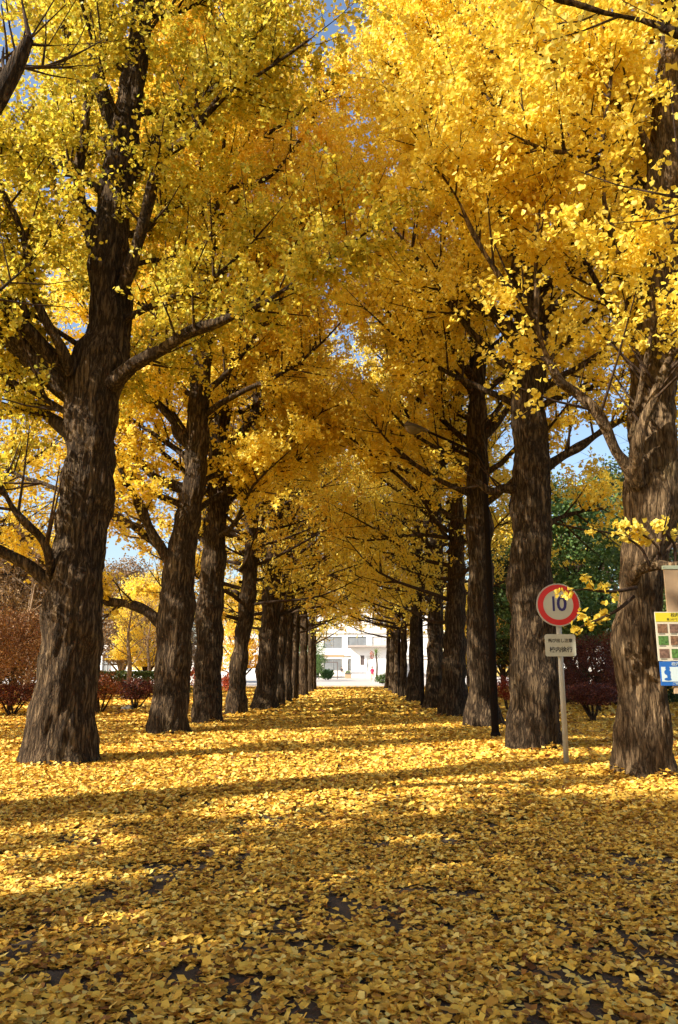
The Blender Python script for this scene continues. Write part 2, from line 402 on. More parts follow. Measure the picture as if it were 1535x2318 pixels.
# ------------------------------------------------------------------ ground, avenue, road
def sheet(name, x0, x1, y0, y1, z, mat, nx=1, ny=1, lab=None):
    xs = np.linspace(x0, x1, nx + 1); ys = np.linspace(y0, y1, ny + 1)
    X, Y = np.meshgrid(xs, ys); V = np.stack([X, Y, np.full_like(X, z)], -1).reshape(-1, 3)
    i = np.arange(ny)[:, None] * (nx + 1) + np.arange(nx)[None, :]; i = i.ravel()
    F = np.stack([i, i + 1, i + nx + 2, i + nx + 1], -1)
    o = link(name, npmesh(name, V, F, smooth=False), mat, kind='structure')
    if lab: o['label'] = lab
    return o
sheet('ground', -1500, 1500, -1500, 2500, 0.0, M['soil'])
path = sheet('path', -3.1, 2.5, -14, 58, 0.004, M['asphalt'], 8, 60)
sheet('road', -60, 60, 62, 120, 0.004, M['road'], 4, 4)
kb = bmesh.new()
def box(bm, x0, x1, y0, y1, z0, z1, bev=0):
    r = bmesh.ops.create_cube(bm, size=1.0)
    for v in r['verts']:
        v.co = Vector((x0 + (v.co.x + .5) * (x1 - x0), y0 + (v.co.y + .5) * (y1 - y0), z0 + (v.co.z + .5) * (z1 - z0)))
    if bev:
        es = set(e for v in r['verts'] for e in v.link_edges)
        bmesh.ops.bevel(bm, geom=list(es), offset=bev, segments=2, affect='EDGES', profile=.6)
def bmlink(name, bm, mat, parent=None, kind=None, smooth=False):
    me = bpy.data.meshes.new(name); bm.to_mesh(me); bm.free()
    if smooth: me.polygons.foreach_set('use_smooth', [True] * len(me.polygons))
    return link(name, me, mat, parent, kind)
def boxobj(name, dims, mat, parent=None, kind=None, bev=0):
    bm = bmesh.new(); box(bm, *dims, bev=bev); return bmlink(name, bm, mat, parent, kind)
for y in (61.6, 120.0):
    boxobj('kerb', (-60, 60, y, y + .3, 0, .12), M['kerb'], kind='structure', bev=.02)

# ------------------------------------------------------------------ sunlit patches on the avenue (gaps in the crowns)
for px, py, r, k in [(60, 1775, .9, .02), (200, 1795, .7, .05), (330, 1740, .8, .05), (520, 1745, .6, .1), (60, 1835, .3, .1), (250, 1832, .3, .1), (600, 1870, .2, .1), (560, 1838, .35, .02), (1500, 1800, .3, .2), 
                     (600, 1840, .35, .05), (700, 1815, .5, .05), (830, 1795, .5, .05), (960, 1775, .5, .05), (1080, 1752, .5, .08), (1170, 1740, .45, .1),
                     (780, 1730, .55, .1), (900, 1712, .55, .1), (1040, 1700, .5, .1), (1160, 1712, .4, .1), (640, 1760, .35, .1),
                     (560, 1668, .4, .1), 
                     (760, 1615, .6, .1), (900, 1610, .6, .1), (1060, 1690, .3, .1)]:
    corridor(G(px, py), r, k)
for px, py, Y, r, k in [(110, 1650, 11.6, .55, .03), (120, 1540, 11.6, .5, .03), (140, 1430, 11.6, .5, .08), (160, 1290, 11.6, .45, .2), (180, 1120, 11.6, .5, .15), (190, 980, 11.6, .5, .1),
                     (1420, 1690, 10.1, .8, .0), (1460, 1640, 10.1, .85, .0), (1430, 1580, 10.1, .8, .0), (1465, 1520, 10.1, .75, .0), (1450, 1450, 10.1, .6, .0), (1470, 1180, 10.3, .5, .05), (1470, 1110, 10.3, .5, .05), (1420, 1060, 10.3, .35, .05), (1490, 930, 10.3, .4, .3), (1480, 640, 10.3, .5, .1),
                     (1180, 1640, 13.6, .4, .1), (1190, 1590, 13.6, .4, .2), (1200, 1480, 13.6, .3, .3), (1200, 1360, 13.6, .3, .3), (1195, 1150, 13.6, .3, .3), (350, 1550, 17, .3, .2), (470, 1440, 20.5, .4, .2), (595, 1550, 26, .6, .1),
                     (445, 950, 16, .3, .3), (1270, 1370, 11.6, .25, .3), (1275, 1600, 11.6, .3, .3)]:
    corridor(A(px, py, Y), r, k)

for px, py, Y, r in [(935, 968, 16.3, .38), (990, 980, 16.3, .32), (1045, 1005, 16.3, .3), (1085, 1030, 16.3, .3), (1100, 1100, 16.3, .25), (1080, 1160, 18.5, .3), (1080, 1060, 18.5, .3),
                     (1270, 1420, 11.6, .35), (1445, 1150, 10.3, .3), (1480, 1020, 10.3, .35), (1500, 900, 10.3, .3)]:
    VIEW.append((A(px, py, Y), r))

# ------------------------------------------------------------------ ginkgo trees
def branchlets(limbs, n_sec, n_twig, sec_len, twig_len, leaves_per, leaf_size, upb=.25, crown_ok=None, t0=.18, spread=.055, gaps=True, thin=None):
    """limbs: list of (P,R) polylines. returns (verts,quads) of small branches, leaf centres"""
    SP, SD, SL, SR = [], [], [], []
    for P, R in limbs:
        P = np.asarray(P); n = max(2, int(n_sec * np.linalg.norm(P[-1] - P[0]) / 4.0 + 2))
        T = norm(np.gradient(P, axis=0))
        t = t0 + (1 - t0) * rng.uniform(0, 1, n) ** .75
        f = t * (len(P) - 1); i = np.minimum(f.astype(int), len(P) - 2); fr = (f - i)[:, None]
        q = P[i] * (1 - fr) + P[i + 1] * fr; tt = T[i]
        d = norm(tt * rng.uniform(.25, .9, (n, 1)) + perp_rand(tt) * .85 + np.array([0, 0, upb]))
        SP.append(q); SD.append(d); SL.append(sec_len * rng.uniform(.45, 1.15, n) * (1.1 - .45 * t)); SR.append(np.minimum(np.asarray(R)[i] * .6, .028))
        SP.append(P[-1:]); SD.append(T[-1:]); SL.append(np.array([sec_len * .7])); SR.append(np.array([min(R[-1], .012)]))
    SP = np.concatenate(SP); SD = np.concatenate(SD); SL = np.concatenate(SL); SR = np.concatenate(SR)
    def poly(P0, D, L, k, up):
        s = np.linspace(0, 1, k)[None, :, None]
        side = perp_rand(D)[:, None, :] * rng.normal(0, .09, (len(P0), 1, 1))
        return P0[:, None, :] + D[:, None, :] * L[:, None, None] * s + (side + np.array([0, 0, 1.0]) * up) * L[:, None, None] * s ** 2
    SPoly = poly(SP, SD, SL, 5, .14)
    if gaps:
        kp = sun_gaps(SPoly[:, 2]); SPoly = SPoly[kp]; SP = SP[kp]; SR = SR[kp]
    S_R = SR[:, None] * np.linspace(1, .3, 5)[None, :]
    m = len(SP) * n_twig
    idx = rng.integers(0, len(SP), m); t = rng.uniform(.12, 1, m) * 4; i = np.minimum(t.astype(int), 3); fr = (t - i)[:, None]
    q = SPoly[idx, i] * (1 - fr) + SPoly[idx, i + 1] * fr; tt = norm(SPoly[idx, i + 1] - SPoly[idx, i])
    d = norm(tt * rng.uniform(.2, .9, (m, 1)) + perp_rand(tt) * .8 + np.array([0, 0, .12]))
    TL = twig_len * rng.uniform(.4, 1.3, m)
    if thin is not None:
        kp = thin(q); q, d, TL = q[kp], d[kp], TL[kp]; m = len(q)
    TPoly = poly(q, d, TL, 3, -.08)
    TR = np.full((m, 3), .005) * np.array([1.2, .9, .4])
    # leaves sit on twigs in little tufts
    nl = m * leaves_per
    k = rng.integers(0, m, nl); u = (np.floor(rng.uniform(0, 1, nl) * 7) / 7 + rng.uniform(0, .06, nl)) * 2
    ii = np.minimum(u.astype(int), 1); fr = (u - ii)[:, None]
    C = TPoly[k, ii] * (1 - fr) + TPoly[k, ii + 1] * fr + rng.normal(0, spread, (nl, 3)) + np.array([0, 0, -.02])
    dark = np.ones(nl, bool)
    if crown_ok is not None: dark &= crown_ok(C)
    if gaps: dark &= sun_gaps(C)
    C = C[dark]
    tw_ok = np.ones(m, bool)
    if crown_ok is not None: tw_ok = crown_ok(TPoly[:, 2])
    if gaps: tw_ok &= sun_gaps(TPoly[:, 1])
    tw_ok &= rng.uniform(size=m) < (1.0 if abs(b[1]) < 2 else .5)
    geo = merge([tubes(SPoly[:, ::2], S_R[:, ::2], 4), tubes(TPoly[tw_ok][:, ::2], TR[tw_ok][:, ::2], 3)])
    return geo, C

def auto_limbs(trunk_P, trunk_R, zs, length, rise, az_fn, r0=.09, k=7):
    out = []
    tz = trunk_P[:, 2]
    for z in zs:
        i = min(np.searchsorted(tz, z), len(tz) - 1); p = trunk_P[i]
        az = az_fn(z); el = rise(z) + rng.normal(0, .12)
        L = length(z, az) * rng.uniform(.75, 1.15)
        d = np.array([math.cos(az) * math.cos(el), math.sin(az) * math.cos(el), math.sin(el)])
        s = np.linspace(0, 1, k)[:, None]; side = perp_rand(d[None])[0] * rng.normal(0, .12)
        w1 = perp_rand(d[None])[0] * .03 * L
        P = p + d * L * s + np.array([0, 0, 1.0]) * L * .22 * s ** 2 + side * L * s ** 2 + w1 * np.sin(s * 7)
        r = min(r0, trunk_R[i] * .45) * min(1, L / 4)
        out.append((P, np.linspace(r, .014, k)))
    return out

def trunk_from_px(pts, Y, lean=0):
    """pts: (px, py, halfwidth px); first is the base. above the frame the stem goes on."""
    P, R = [], []
    for px, py, r in pts:
        p = A(px, py, Y); p[1] += 0; P.append(p); R.append(r / FPX * Y * .94)
    return np.array(P), np.array(R)
def px_limb(pts):
    """pts: (px, py, halfwidth px, Y)"""
    P = np.array([A(a, b, Y) for a, b, r, Y in pts]); R = np.array([r / FPX * Y for a, b, r, Y in pts])
    return P, R

def build_tree(label, base, trunk, limbs, mat, seed, autoz, height, lenf, azf, n_sec, n_twig, lp, leaf, group='ginkgo trees lining the avenue', crown_ok=None,
               sides=64, step=.07, rough=1.0, risef=None, sec_len=1.5, twig_len=.6, flare=.11, thin=None, extra=None, r0=.09, t0=.18, bark='bark'):
    P, R = trunk
    root = empty('ginkgo_tree', (base[0], base[1], 0), label, 'tree', group)
    o = np.array([base[0], base[1], 0.0])
    # sink the foot slightly and go on to the full height
    P = P.copy(); P[0, 2] = -.06
    while P[-1, 2] < height:
        d = norm(P[-1] - P[-2]); d = norm(d + np.array([0, 0, .6]) + np.array([rng.normal(0, .04), rng.normal(0, .04), 0])); P = np.concatenate([P, [P[-1] + d * 1.5]])
        R = np.append(R, max(.03, R[-1] * .84))
    V, F = bark_tube(P, R, sides, step, rough, flare, seed)
    link('trunk', npmesh('trunk', V - o, F), M[bark], root)
    Ps, Rs = resample(P, R, .25)
    allb = []
    for j, L in enumerate(limbs):
        lp_, lr_ = resample(L[0], L[1], .12)
        allb.append((lp_, lr_))
        V, F = bark_tube(L[0], L[1], max(8, int(sides * .3)), max(step, .08), rough * .6, 0, seed * 7 + j)
        link('limb', npmesh('limb', V - o, F), M[bark], root)
    rf = risef or (lambda z: .35 + .5 * z / height)
    auto = auto_limbs(Ps, Rs, autoz, lenf, rf, azf, r0)
    auto = [a for a in auto if sun_gaps(a[0]).mean() > .8]
    if auto:
        PP = np.stack([a[0] for a in auto]); RR = np.stack([a[1] for a in auto])
        V, F = tubes(PP, RR, 6)
        link('upper_limbs', npmesh('upper_limbs', V - o, F), M['bark'], root, 'stuff')
    geo, C = branchlets(allb + auto, n_sec, n_twig, sec_len, twig_len, lp, leaf, crown_ok=crown_ok, thin=thin, t0=t0)
    if extra is not None:
        g2, C2 = extra
        geo = merge([geo, g2]); C = np.concatenate([C, C2])
    link('branchlets', npmesh('branchlets', geo[0] - o, geo[1]), M['twig'], root, 'stuff')
    link('crown', leaf_mesh('crown', C, leaf, origin=o, fan=(Y < 13 and mat != 'x' and base[1] > 8)), M[mat], root)
    ROOTS[['L1', 'L0', 'L2', 'L3', 'R1', 'R0', 'R2', 'R3'][len(ROOTS)]] = root
    print('tree', label[:30], len(C), 'leaves')
    return root

def ring(lo, hi, n, jitter=.25):
    z = np.linspace(lo, hi, n); return z + rng.normal(0, jitter, n)
class Az:                    # golden-angle azimuths, optionally with a bias away from a direction
    def __init__(s, a0=0, avoid=None, width=.9): s.a = a0; s.avoid = avoid; s.w = width
    def __call__(s, z):
        for _ in range(9):
            s.a += 2.39996 + rng.normal(0, .3)
            if s.avoid is None or abs((s.a - s.avoid + math.pi) % (2 * math.pi) - math.pi) > s.w or (z > 11): break
        return s.a
def profile(base, mx, height, lo):
    def f(z, az):
        u = (z - lo) / (height - lo); return max(.8, base + (mx - base) * math.sin(min(1, max(0, u) * 1.6 + .25) * math.pi / 1.0 * .5) if u < .45 else mx * (1.08 - u) / .63)
    return f

BX = {}; ROOTS = {}
def cam_toward(b): return math.atan2(-b[1], -b[0])

# ---- near left tree
b = G(132, 1728); Y = b[1]; BX['L1'] = b
tr = trunk_from_px([(132, 1728, 78), (141, 1600, 72), (160, 1450, 67), (172, 1320, 65), (187, 1200, 61), (203, 1050, 60), (212, 920, 64), (222, 840, 66), (245, 720, 52), (248, 560, 50), (262, 430, 44), (280, 320, 38), (300, 200, 32), (320, 60, 27), (335, -120, 22)], Y)
limbs = [px_limb(l) for l in [
    [(190, 900, 34, Y), (140, 865, 34, Y - .1), (70, 800, 33, Y - .2), (0, 735, 30, Y - .4), (-110, 640, 25, Y - .6), (-230, 500, 18, Y - .8), (-330, 330, 9, Y - .6)],
    [(160, 850, 22, Y - .2), (110, 800, 20, Y - .4), (60, 745, 18, Y - .7), (0, 690, 16, Y - 1), (-90, 590, 12, Y - 1.3), (-170, 450, 7, Y - 1.5)],
    [(160, 850, 12, Y - .4), (140, 790, 12, Y - .6), (100, 720, 11, Y - .8), (72, 650, 10, Y - .9), (60, 560, 10, Y - 1), (35, 490, 8, Y - 1.1), (0, 420, 7, Y - 1.2), (-40, 330, 5, Y - 1.3)],
    [(165, 985, 18, Y + .2), (120, 950, 14, Y + .4), (85, 932, 12, Y + .6), (0, 926, 10, Y + .9), (-100, 930, 7, Y + 1.2)],
    [(90, 935, 9, Y + .6), (50, 900, 10, Y + .6), (0, 850, 9, Y + .6), (-80, 760, 6, Y + .5)],
    [(250, 870, 22, Y - .2), (300, 828, 18, Y - .4), (360, 795, 16, Y - .7), (430, 755, 14, Y - 1), (510, 722, 11, Y - 1.2), (590, 680, 8, Y - 1.4)],
    [(500, 728, 6, Y - 1.2), (590, 690, 5, Y - 1.4), (680, 630, 4, Y - 1.7), (760, 575, 3, Y - 1.9), (845, 515, 2, Y - 2.1)],
    [(275, 660, 18, Y - .2), (300, 590, 17, Y - .35), (325, 500, 15, Y - .5), (345, 420, 13, Y - .6), (365, 358, 12, Y - .75), (415, 322, 11, Y - .9), (455, 275, 8, Y - 1), (490, 225, 6, Y - 1.1), (545, 155, 4.5, Y - 1.3), (600, 30, 3, Y - 1.5)],
    [(440, 290, 7, Y - .9), (490, 240, 6, Y - 1), (540, 195, 5, Y - 1.3), (600, 160, 4, Y - 1.6), (700, 90, 3, Y - 2)],
    [(300, 400, 20, Y + .1), (345, 330, 19, Y + .2), (400, 265, 18, Y + .3), (460, 190, 17, Y + .4), (500, 130, 15, Y + .5), (545, 20, 11, Y + .6), (580, -120, 7, Y + .7)],
    [(215, 560, 20, Y - .1), (185, 470, 14, Y - .2), (178, 390, 12, Y - .2), (190, 310, 11, Y - .3), (195, 240, 9, Y - .4), (170, 160, 6, Y - .5), (140, 60, 4, Y - .6), (125, -40, 3, Y - .7)],
    [(270, 330, 24, Y + .2), (235, 230, 18, Y + .3), (210, 130, 15, Y + .4), (200, 30, 13, Y + .5), (180, -150, 9, Y + .6)],
    [(130, 1330, 18, Y - .2), (100, 1310, 16, Y - .3), (70, 1285, 14, Y - .4), (30, 1262, 13, Y - .5), (-20, 1235, 12, Y - .6), (-110, 1190, 9, Y - .9), (-200, 1100, 5, Y - 1)],
    [(112, 1318, 10, Y - .3), (112, 1265, 11, Y - .5), (95, 1220, 10, Y - .6), (60, 1185, 10, Y - .8), (30, 1150, 8, Y - .9), (5, 1105, 6, Y - 1), (-30, 1050, 4, Y - 1.1)],
    [(145, 1115, 6, Y), (100, 1095, 5, Y + .1), (50, 1080, 4.5, Y + .2), (0, 1055, 3.5, Y + .3)],
    [(60, 720, 9, Y - .8), (30, 600, 6, Y - .9), (75, 575, 5, Y - 1.1), (125, 520, 4, Y - 1.3)],
]]
def okL1(C):
    return ~((C[:, 2] < 3.0) | ((np.hypot(C[:, 0] - BX['L1'][0] - .5, C[:, 1] - BX['L1'][1]) < 1.8) & (C[:, 2] < 5.4)) | ((C[:, 0] > BX['L1'][0] + .4) & (C[:, 2] < 5.2)))
build_tree('thickest ginkgo, green-tinged crown, heavy limbs forking both ways, leftmost in the avenue', b, tr, limbs, 'green_gold', 11, ring(5.5, 17, 24), 18,
           lambda z, az: 3.6 * (1.15 - max(0, z - 9) / 10) if z > 9 else 3.2, Az(1.0, cam_toward(b) , .9), 17, 8, 21, .079, crown_ok=okL1, sides=96, step=.055)

# ---- tree beside the camera on the left (only the end of one limb and twigs reach the frame)
b = np.array([-5.6, 7.3, 0]); BX['L0'] = b
tr = (np.array([[b[0], b[1], -.05], [b[0], b[1], 2], [b[0] - .1, b[1], 4.5], [b[0], b[1] + .1, 7], [b[0], b[1], 10]]), np.array([.6, .5, .45, .38, .28]))
Y0 = 6.2
limbs = [(np.array([[b[0], b[1] - .1, 3.6], [-5.0, 6.9, 4.0]] + [list(A(*q, Y0)) for q in [(-120, 330), (-20, 250), (20, 180), (50, 120), (68, 88)]]), np.array([.16, .14, .10, .082, .075, .068, .06])),
         (np.array([list(A(62, 98, Y0)), list(A(90, 102, Y0)), list(A(120, 103, Y0))]), np.array([.018, .014, .006]))]
def okL0(C):
    d = C - np.array([0, 0, CAM_H])
    px = (W0 / 2) + FPX * (d @ RM[:, 0]) / -(d @ RM[:, 2]) ; infront = (d @ RM[:, 2]) < 0
    return ~((C[:, 0] > -3.1) | (infront & (px > -60)))
build_tree('ginkgo outside the frame whose cut limb stub pokes in at top left', b, tr, limbs, 'green_gold', 21, ring(4.2, 16, 26), 17,
           lambda z, az: 3.9, Az(.3, 0, .7), 12, 7, 15, .095, crown_ok=okL0, sides=32, step=.12)

# ---- second left
b = G(380, 1662); Y = b[1]; BX['L2'] = b
tr = trunk_from_px([(380, 1662, 46), (388, 1560, 39), (392, 1480, 39), (398, 1400, 41), (408, 1300, 37), (420, 1200, 31), (436, 1100, 28), (446, 1000, 26), (451, 900, 25), (458, 800, 22), (462, 700, 20), (468, 600, 19), (470, 500, 19), (473, 400, 17), (475, 300, 15), (480, 150, 12)], Y)
limbs = [px_limb(l) for l in [
    [(380, 1420, 16, Y), (335, 1385, 13, Y), (295, 1368, 11, Y + .1), (240, 1360, 10, Y + .2), (170, 1330, 7, Y + .3), (90, 1270, 4, Y + .4)],
    [(400, 1290, 14, Y), (365, 1240, 13, Y - .2), (335, 1190, 11, Y - .4), (310, 1130, 9, Y - .6), (270, 1060, 6, Y - .8)],
    [(385, 1270, 12, Y), (345, 1225, 9, Y + .2), (300, 1190, 8, Y + .3), (255, 1160, 7, Y + .5), (190, 1110, 5, Y + .6)],
    [(425, 1110, 15, Y), (380, 1095, 11, Y), (345, 1075, 9, Y), (310, 1040, 8, Y + .2), (270, 1020, 6, Y + .3), (200, 950, 4, Y + .4)],
    [(430, 1010, 12, Y), (400, 985, 9, Y - .2), (390, 945, 8, Y - .3), (350, 905, 7, Y - .4), (310, 870, 5, Y - .5), (250, 780, 3, Y - .6)],
    [(470, 640, 13, Y), (490, 605, 11, Y - .1), (540, 570, 9, Y - .3), (585, 555, 7, Y - .5), (640, 530, 5, Y - .8), (700, 490, 4, Y - 1), (770, 465, 3, Y - 1.2)],
    [(475, 470, 10, Y), (520, 425, 8, Y + .2), (590, 410, 6, Y + .3), (640, 370, 5, Y + .4), (690, 300, 4, Y + .5), (735, 220, 3, Y + .6)],
    [(455, 620, 12, Y), (410, 605, 9, Y - .2), (370, 640, 7, Y - .4), (320, 660, 5, Y - .6)],
    [(480, 720, 9, Y), (540, 660, 7, Y - .3), (620, 600, 5, Y - .6), (720, 540, 3, Y - 1)],
]]
def mk_ok(name, zlow_path, zlow_out, side, r=1.5, zc=6.0):
    bb = BX[name]
    def f(C):
        x = (C[:, 0] - bb[0]) * side          # positive towards the path
        zl = np.where(x > .3, zlow_path, zlow_out)
        return ~((C[:, 2] < zl) | ((np.hypot(C[:, 0] - bb[0], C[:, 1] - bb[1] + .8) < r) & (C[:, 2] < zc)))
    return f
build_tree('second ginkgo of the left row, dark trunk bulging where low limbs leave left', b, tr, limbs, 'gold', 31, ring(5, 17.5, 33), 18.5,
           lambda z, az: 4.5 if z < 12 else 4.5 * (1.15 - (z - 12) / 9), Az(2.0, cam_toward(b), .7), 15, 8, 20, .098, crown_ok=mk_ok('L2', 4.6, 2.6, 1, 1.2, 5.0), sides=72, step=.08)

# ---- third left
b = G(468, 1640); Y = b[1]; BX['L3'] = b
tr = trunk_from_px([(468, 1640, 34), (472, 1500, 31), (476, 1400, 29), (482, 1300, 27), (487, 1200, 26), (492, 1100, 25), (497, 1000, 23), (508, 900, 21), (522, 800, 19), (532, 700, 17), (536, 600, 14), (540, 450, 12), (545, 300, 9)], Y)
limbs = [px_limb(l) for l in [
    [(505, 1120, 11, Y), (545, 1090, 8, Y - .2), (585, 1058, 7, Y - .3), (640, 1010, 6, Y - .6), (690, 975, 4, Y - .8), (730, 930, 3, Y - 1)],
    [(505, 1090, 10, Y), (550, 1070, 7, Y + .2), (590, 1035, 6, Y + .3), (620, 1000, 5, Y + .3)],
    [(515, 1010, 14, Y), (545, 985, 11, Y), (570, 950, 9, Y), (600, 930, 7, Y), (650, 912, 5, Y - .2), (720, 905, 3, Y - .4)],
    [(480, 1240, 9, Y), (440, 1200, 6, Y + .2), (400, 1180, 4, Y + .4)],
    [(515, 880, 10, Y), (560, 840, 7, Y - .3), (610, 780, 5, Y - .6), (680, 720, 3, Y - 1)],
]]
build_tree('third ginkgo of the left row, leaning limbs fanning right over the avenue', b, tr, limbs, 'gold', 41, ring(4.8, 17.5, 33), 18.5,
           lambda z, az: 4.5 if z < 12 else 4.5 * (1.15 - (z - 12) / 9), Az(.5), 13, 8, 17, .110, crown_ok=mk_ok('L3', 4.0, 3.2, 1, 1, 4), sides=56, step=.1)

# ---- near right tree
b = G(1455, 1758); Y = b[1]; BX['R1'] = b
tr = trunk_from_px([(1455, 1758, 62), (1452, 1650, 57), (1448, 1550, 53), (1445, 1440, 50), (1448, 1350, 50), (1465, 1230, 54), (1474, 1130, 60), (1476, 1040, 58), (1476, 940, 54), (1478, 840, 52), (1482, 740, 52), (1486, 640, 49), (1494, 520, 46), (1500, 420, 44), (1508, 300, 40), (1516, 150, 34), (1524, 0, 28), (1530, -180, 22)], Y)
limbs = [px_limb(l) for l in [
    [(1450, 1120, 22, Y - .1), (1425, 1060, 16, Y - .3), (1395, 1020, 13, Y - .4), (1370, 965, 12, Y - .5), (1340, 920, 12, Y - .6), (1300, 885, 11, Y - .6), (1265, 862, 10, Y - .7), (1240, 810, 9, Y - .7), (1222, 760, 8, Y - .8), (1205, 720, 8, Y - .8), (1150, 650, 6, Y - 1), (1090, 565, 5, Y - 1.1), (1040, 460, 4, Y - 1.3), (985, 370, 3, Y - 1.5), (940, 305, 2, Y - 1.6)],
    [(1212, 730, 7, Y - .8), (1215, 660, 6, Y - .8), (1212, 560, 4, Y - .9), (1222, 470, 2.5, Y - 1)],
    [(1445, 1100, 16, Y - .3), (1440, 1030, 15, Y - .5), (1455, 960, 13, Y - .6), (1480, 905, 12, Y - .7), (1500, 850, 11, Y - .8), (1525, 795, 9, Y - .9), (1590, 720, 6, Y - 1)],
    [(1470, 660, 16, Y - .2), (1430, 610, 12, Y - .4), (1400, 560, 11, Y - .5), (1375, 490, 9, Y - .6), (1365, 420, 7, Y - .7), (1365, 300, 5, Y - .8), (1380, 200, 4, Y - .9), (1385, 100, 3, Y - 1)],
    [(1430, 1320, 13, Y - .4), (1445, 1290, 12, Y - .7), (1490, 1278, 11, Y - .9), (1540, 1280, 10, Y - 1), (1640, 1230, 6, Y - 1.1)],
    [(1460, 520, 14, Y), (1400, 400, 9, Y - .5), (1330, 350, 7, Y - 1), (1240, 340, 5, Y - 1.4), (1150, 300, 3, Y - 1.8)],
    [(1500, 400, 14, Y), (1420, 260, 10, Y - .2), (1320, 180, 7, Y - .4), (1200, 110, 4, Y - .6)],
    [(1430, 990, 8, Y - .4), (1480, 700, 5, Y - 1.2), (1440, 600, 4, Y - 1.6), (1380, 560, 3, Y - 2)],
]]
def okR1(C):
    bb = BX['R1']; return ~((C[:, 2] < 3.9) | ((np.hypot(C[:, 0] - bb[0] + .2, C[:, 1] - bb[1] + .7) < 1.2) & (C[:, 2] < 6.0)) | ((C[:, 2] < 4.6) & (C[:, 0] < bb[0] - .9)))
# low sprays of leaves hanging in front of the speed sign and the trunk
sp = [px_limb(l) for l in [
    [(1440, 1330, 5, Y - .6), (1400, 1338, 4, Y - .8), (1355, 1338, 3, Y - .9), (1325, 1334, 2, Y - .9), (1300, 1336, 1.5, Y - .9)],
    [(1435, 1350, 5, Y - .6), (1400, 1380, 4, Y - .7), (1360, 1400, 3, Y - .8), (1325, 1415, 2, Y - .8)],
    [(1470, 1280, 4, Y - .9), (1450, 1240, 3, Y - 1), (1410, 1215, 2.5, Y - 1.1), (1350, 1200, 2, Y - 1.2)],
    [(1500, 1278, 4, Y - .9), (1490, 1240, 3, Y - 1), (1450, 1205, 2.5, Y - 1.1)],
    [(1530, 1270, 4, Y - .9), (1525, 1230, 3, Y - 1), (1500, 1200, 2.5, Y - 1.1)],
]]
sp = [resample(p, r, .05) for p, r in sp]
g2, C2 = branchlets(sp, 8, 3, .22, .16, 7, .07, upb=0, t0=.35, spread=.03, gaps=False)
g2 = merge([g2] + [tubes(p[None], r[None], 5) for p, r in sp])
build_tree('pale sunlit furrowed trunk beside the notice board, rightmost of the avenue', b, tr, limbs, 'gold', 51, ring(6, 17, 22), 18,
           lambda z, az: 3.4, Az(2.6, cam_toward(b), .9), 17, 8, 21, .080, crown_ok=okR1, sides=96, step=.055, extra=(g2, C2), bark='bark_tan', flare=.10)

# ---- tree beside the camera on the right: a limb crosses the top right corner
b = np.array([4.9, 5.0, 0]); BX['R0'] = b
tr = (np.array([[b[0], b[1], -.05], [b[0], b[1], 2], [b[0] + .1, b[1], 4.5], [b[0], b[1] + .1, 7], [b[0], b[1], 10]]), np.array([.55, .48, .42, .36, .28]))
Y0 = 6.3
limbs = [(np.array([[b[0], b[1], 4.6], [4.2, 5.6, 5.6]] + [list(A(*q, Y0)) for q in [(1640, 110), (1535, 75), (1450, 45), (1370, 28), (1300, 8), (1240, -8), (1150, -60)]]), np.array([.14, .12, .075, .055, .035, .024, .018, .013, .008]))]
def okR0(C):
    d = C - np.array([0, 0, CAM_H]); px = (W0 / 2) + FPX * (d @ RM[:, 0]) / -(d @ RM[:, 2]); py = H0 / 2 - FPX * (d @ RM[:, 1]) / -(d @ RM[:, 2])
    infr = ((d @ RM[:, 2]) < 0) & (px < W0 + 60) & (py > 0)
    return ~(infr & (py > 230 + 60 * np.sin(px * .02))) & (C[:, 2] > 3.2)
build_tree('ginkgo outside the frame whose branch crosses the top right corner', b, tr, limbs, 'gold', 61, ring(4.5, 15, 20), 17,
           lambda z, az: 3.6, Az(.3), 9, 6, 12, .085, crown_ok=okR0, sides=32, step=.12)

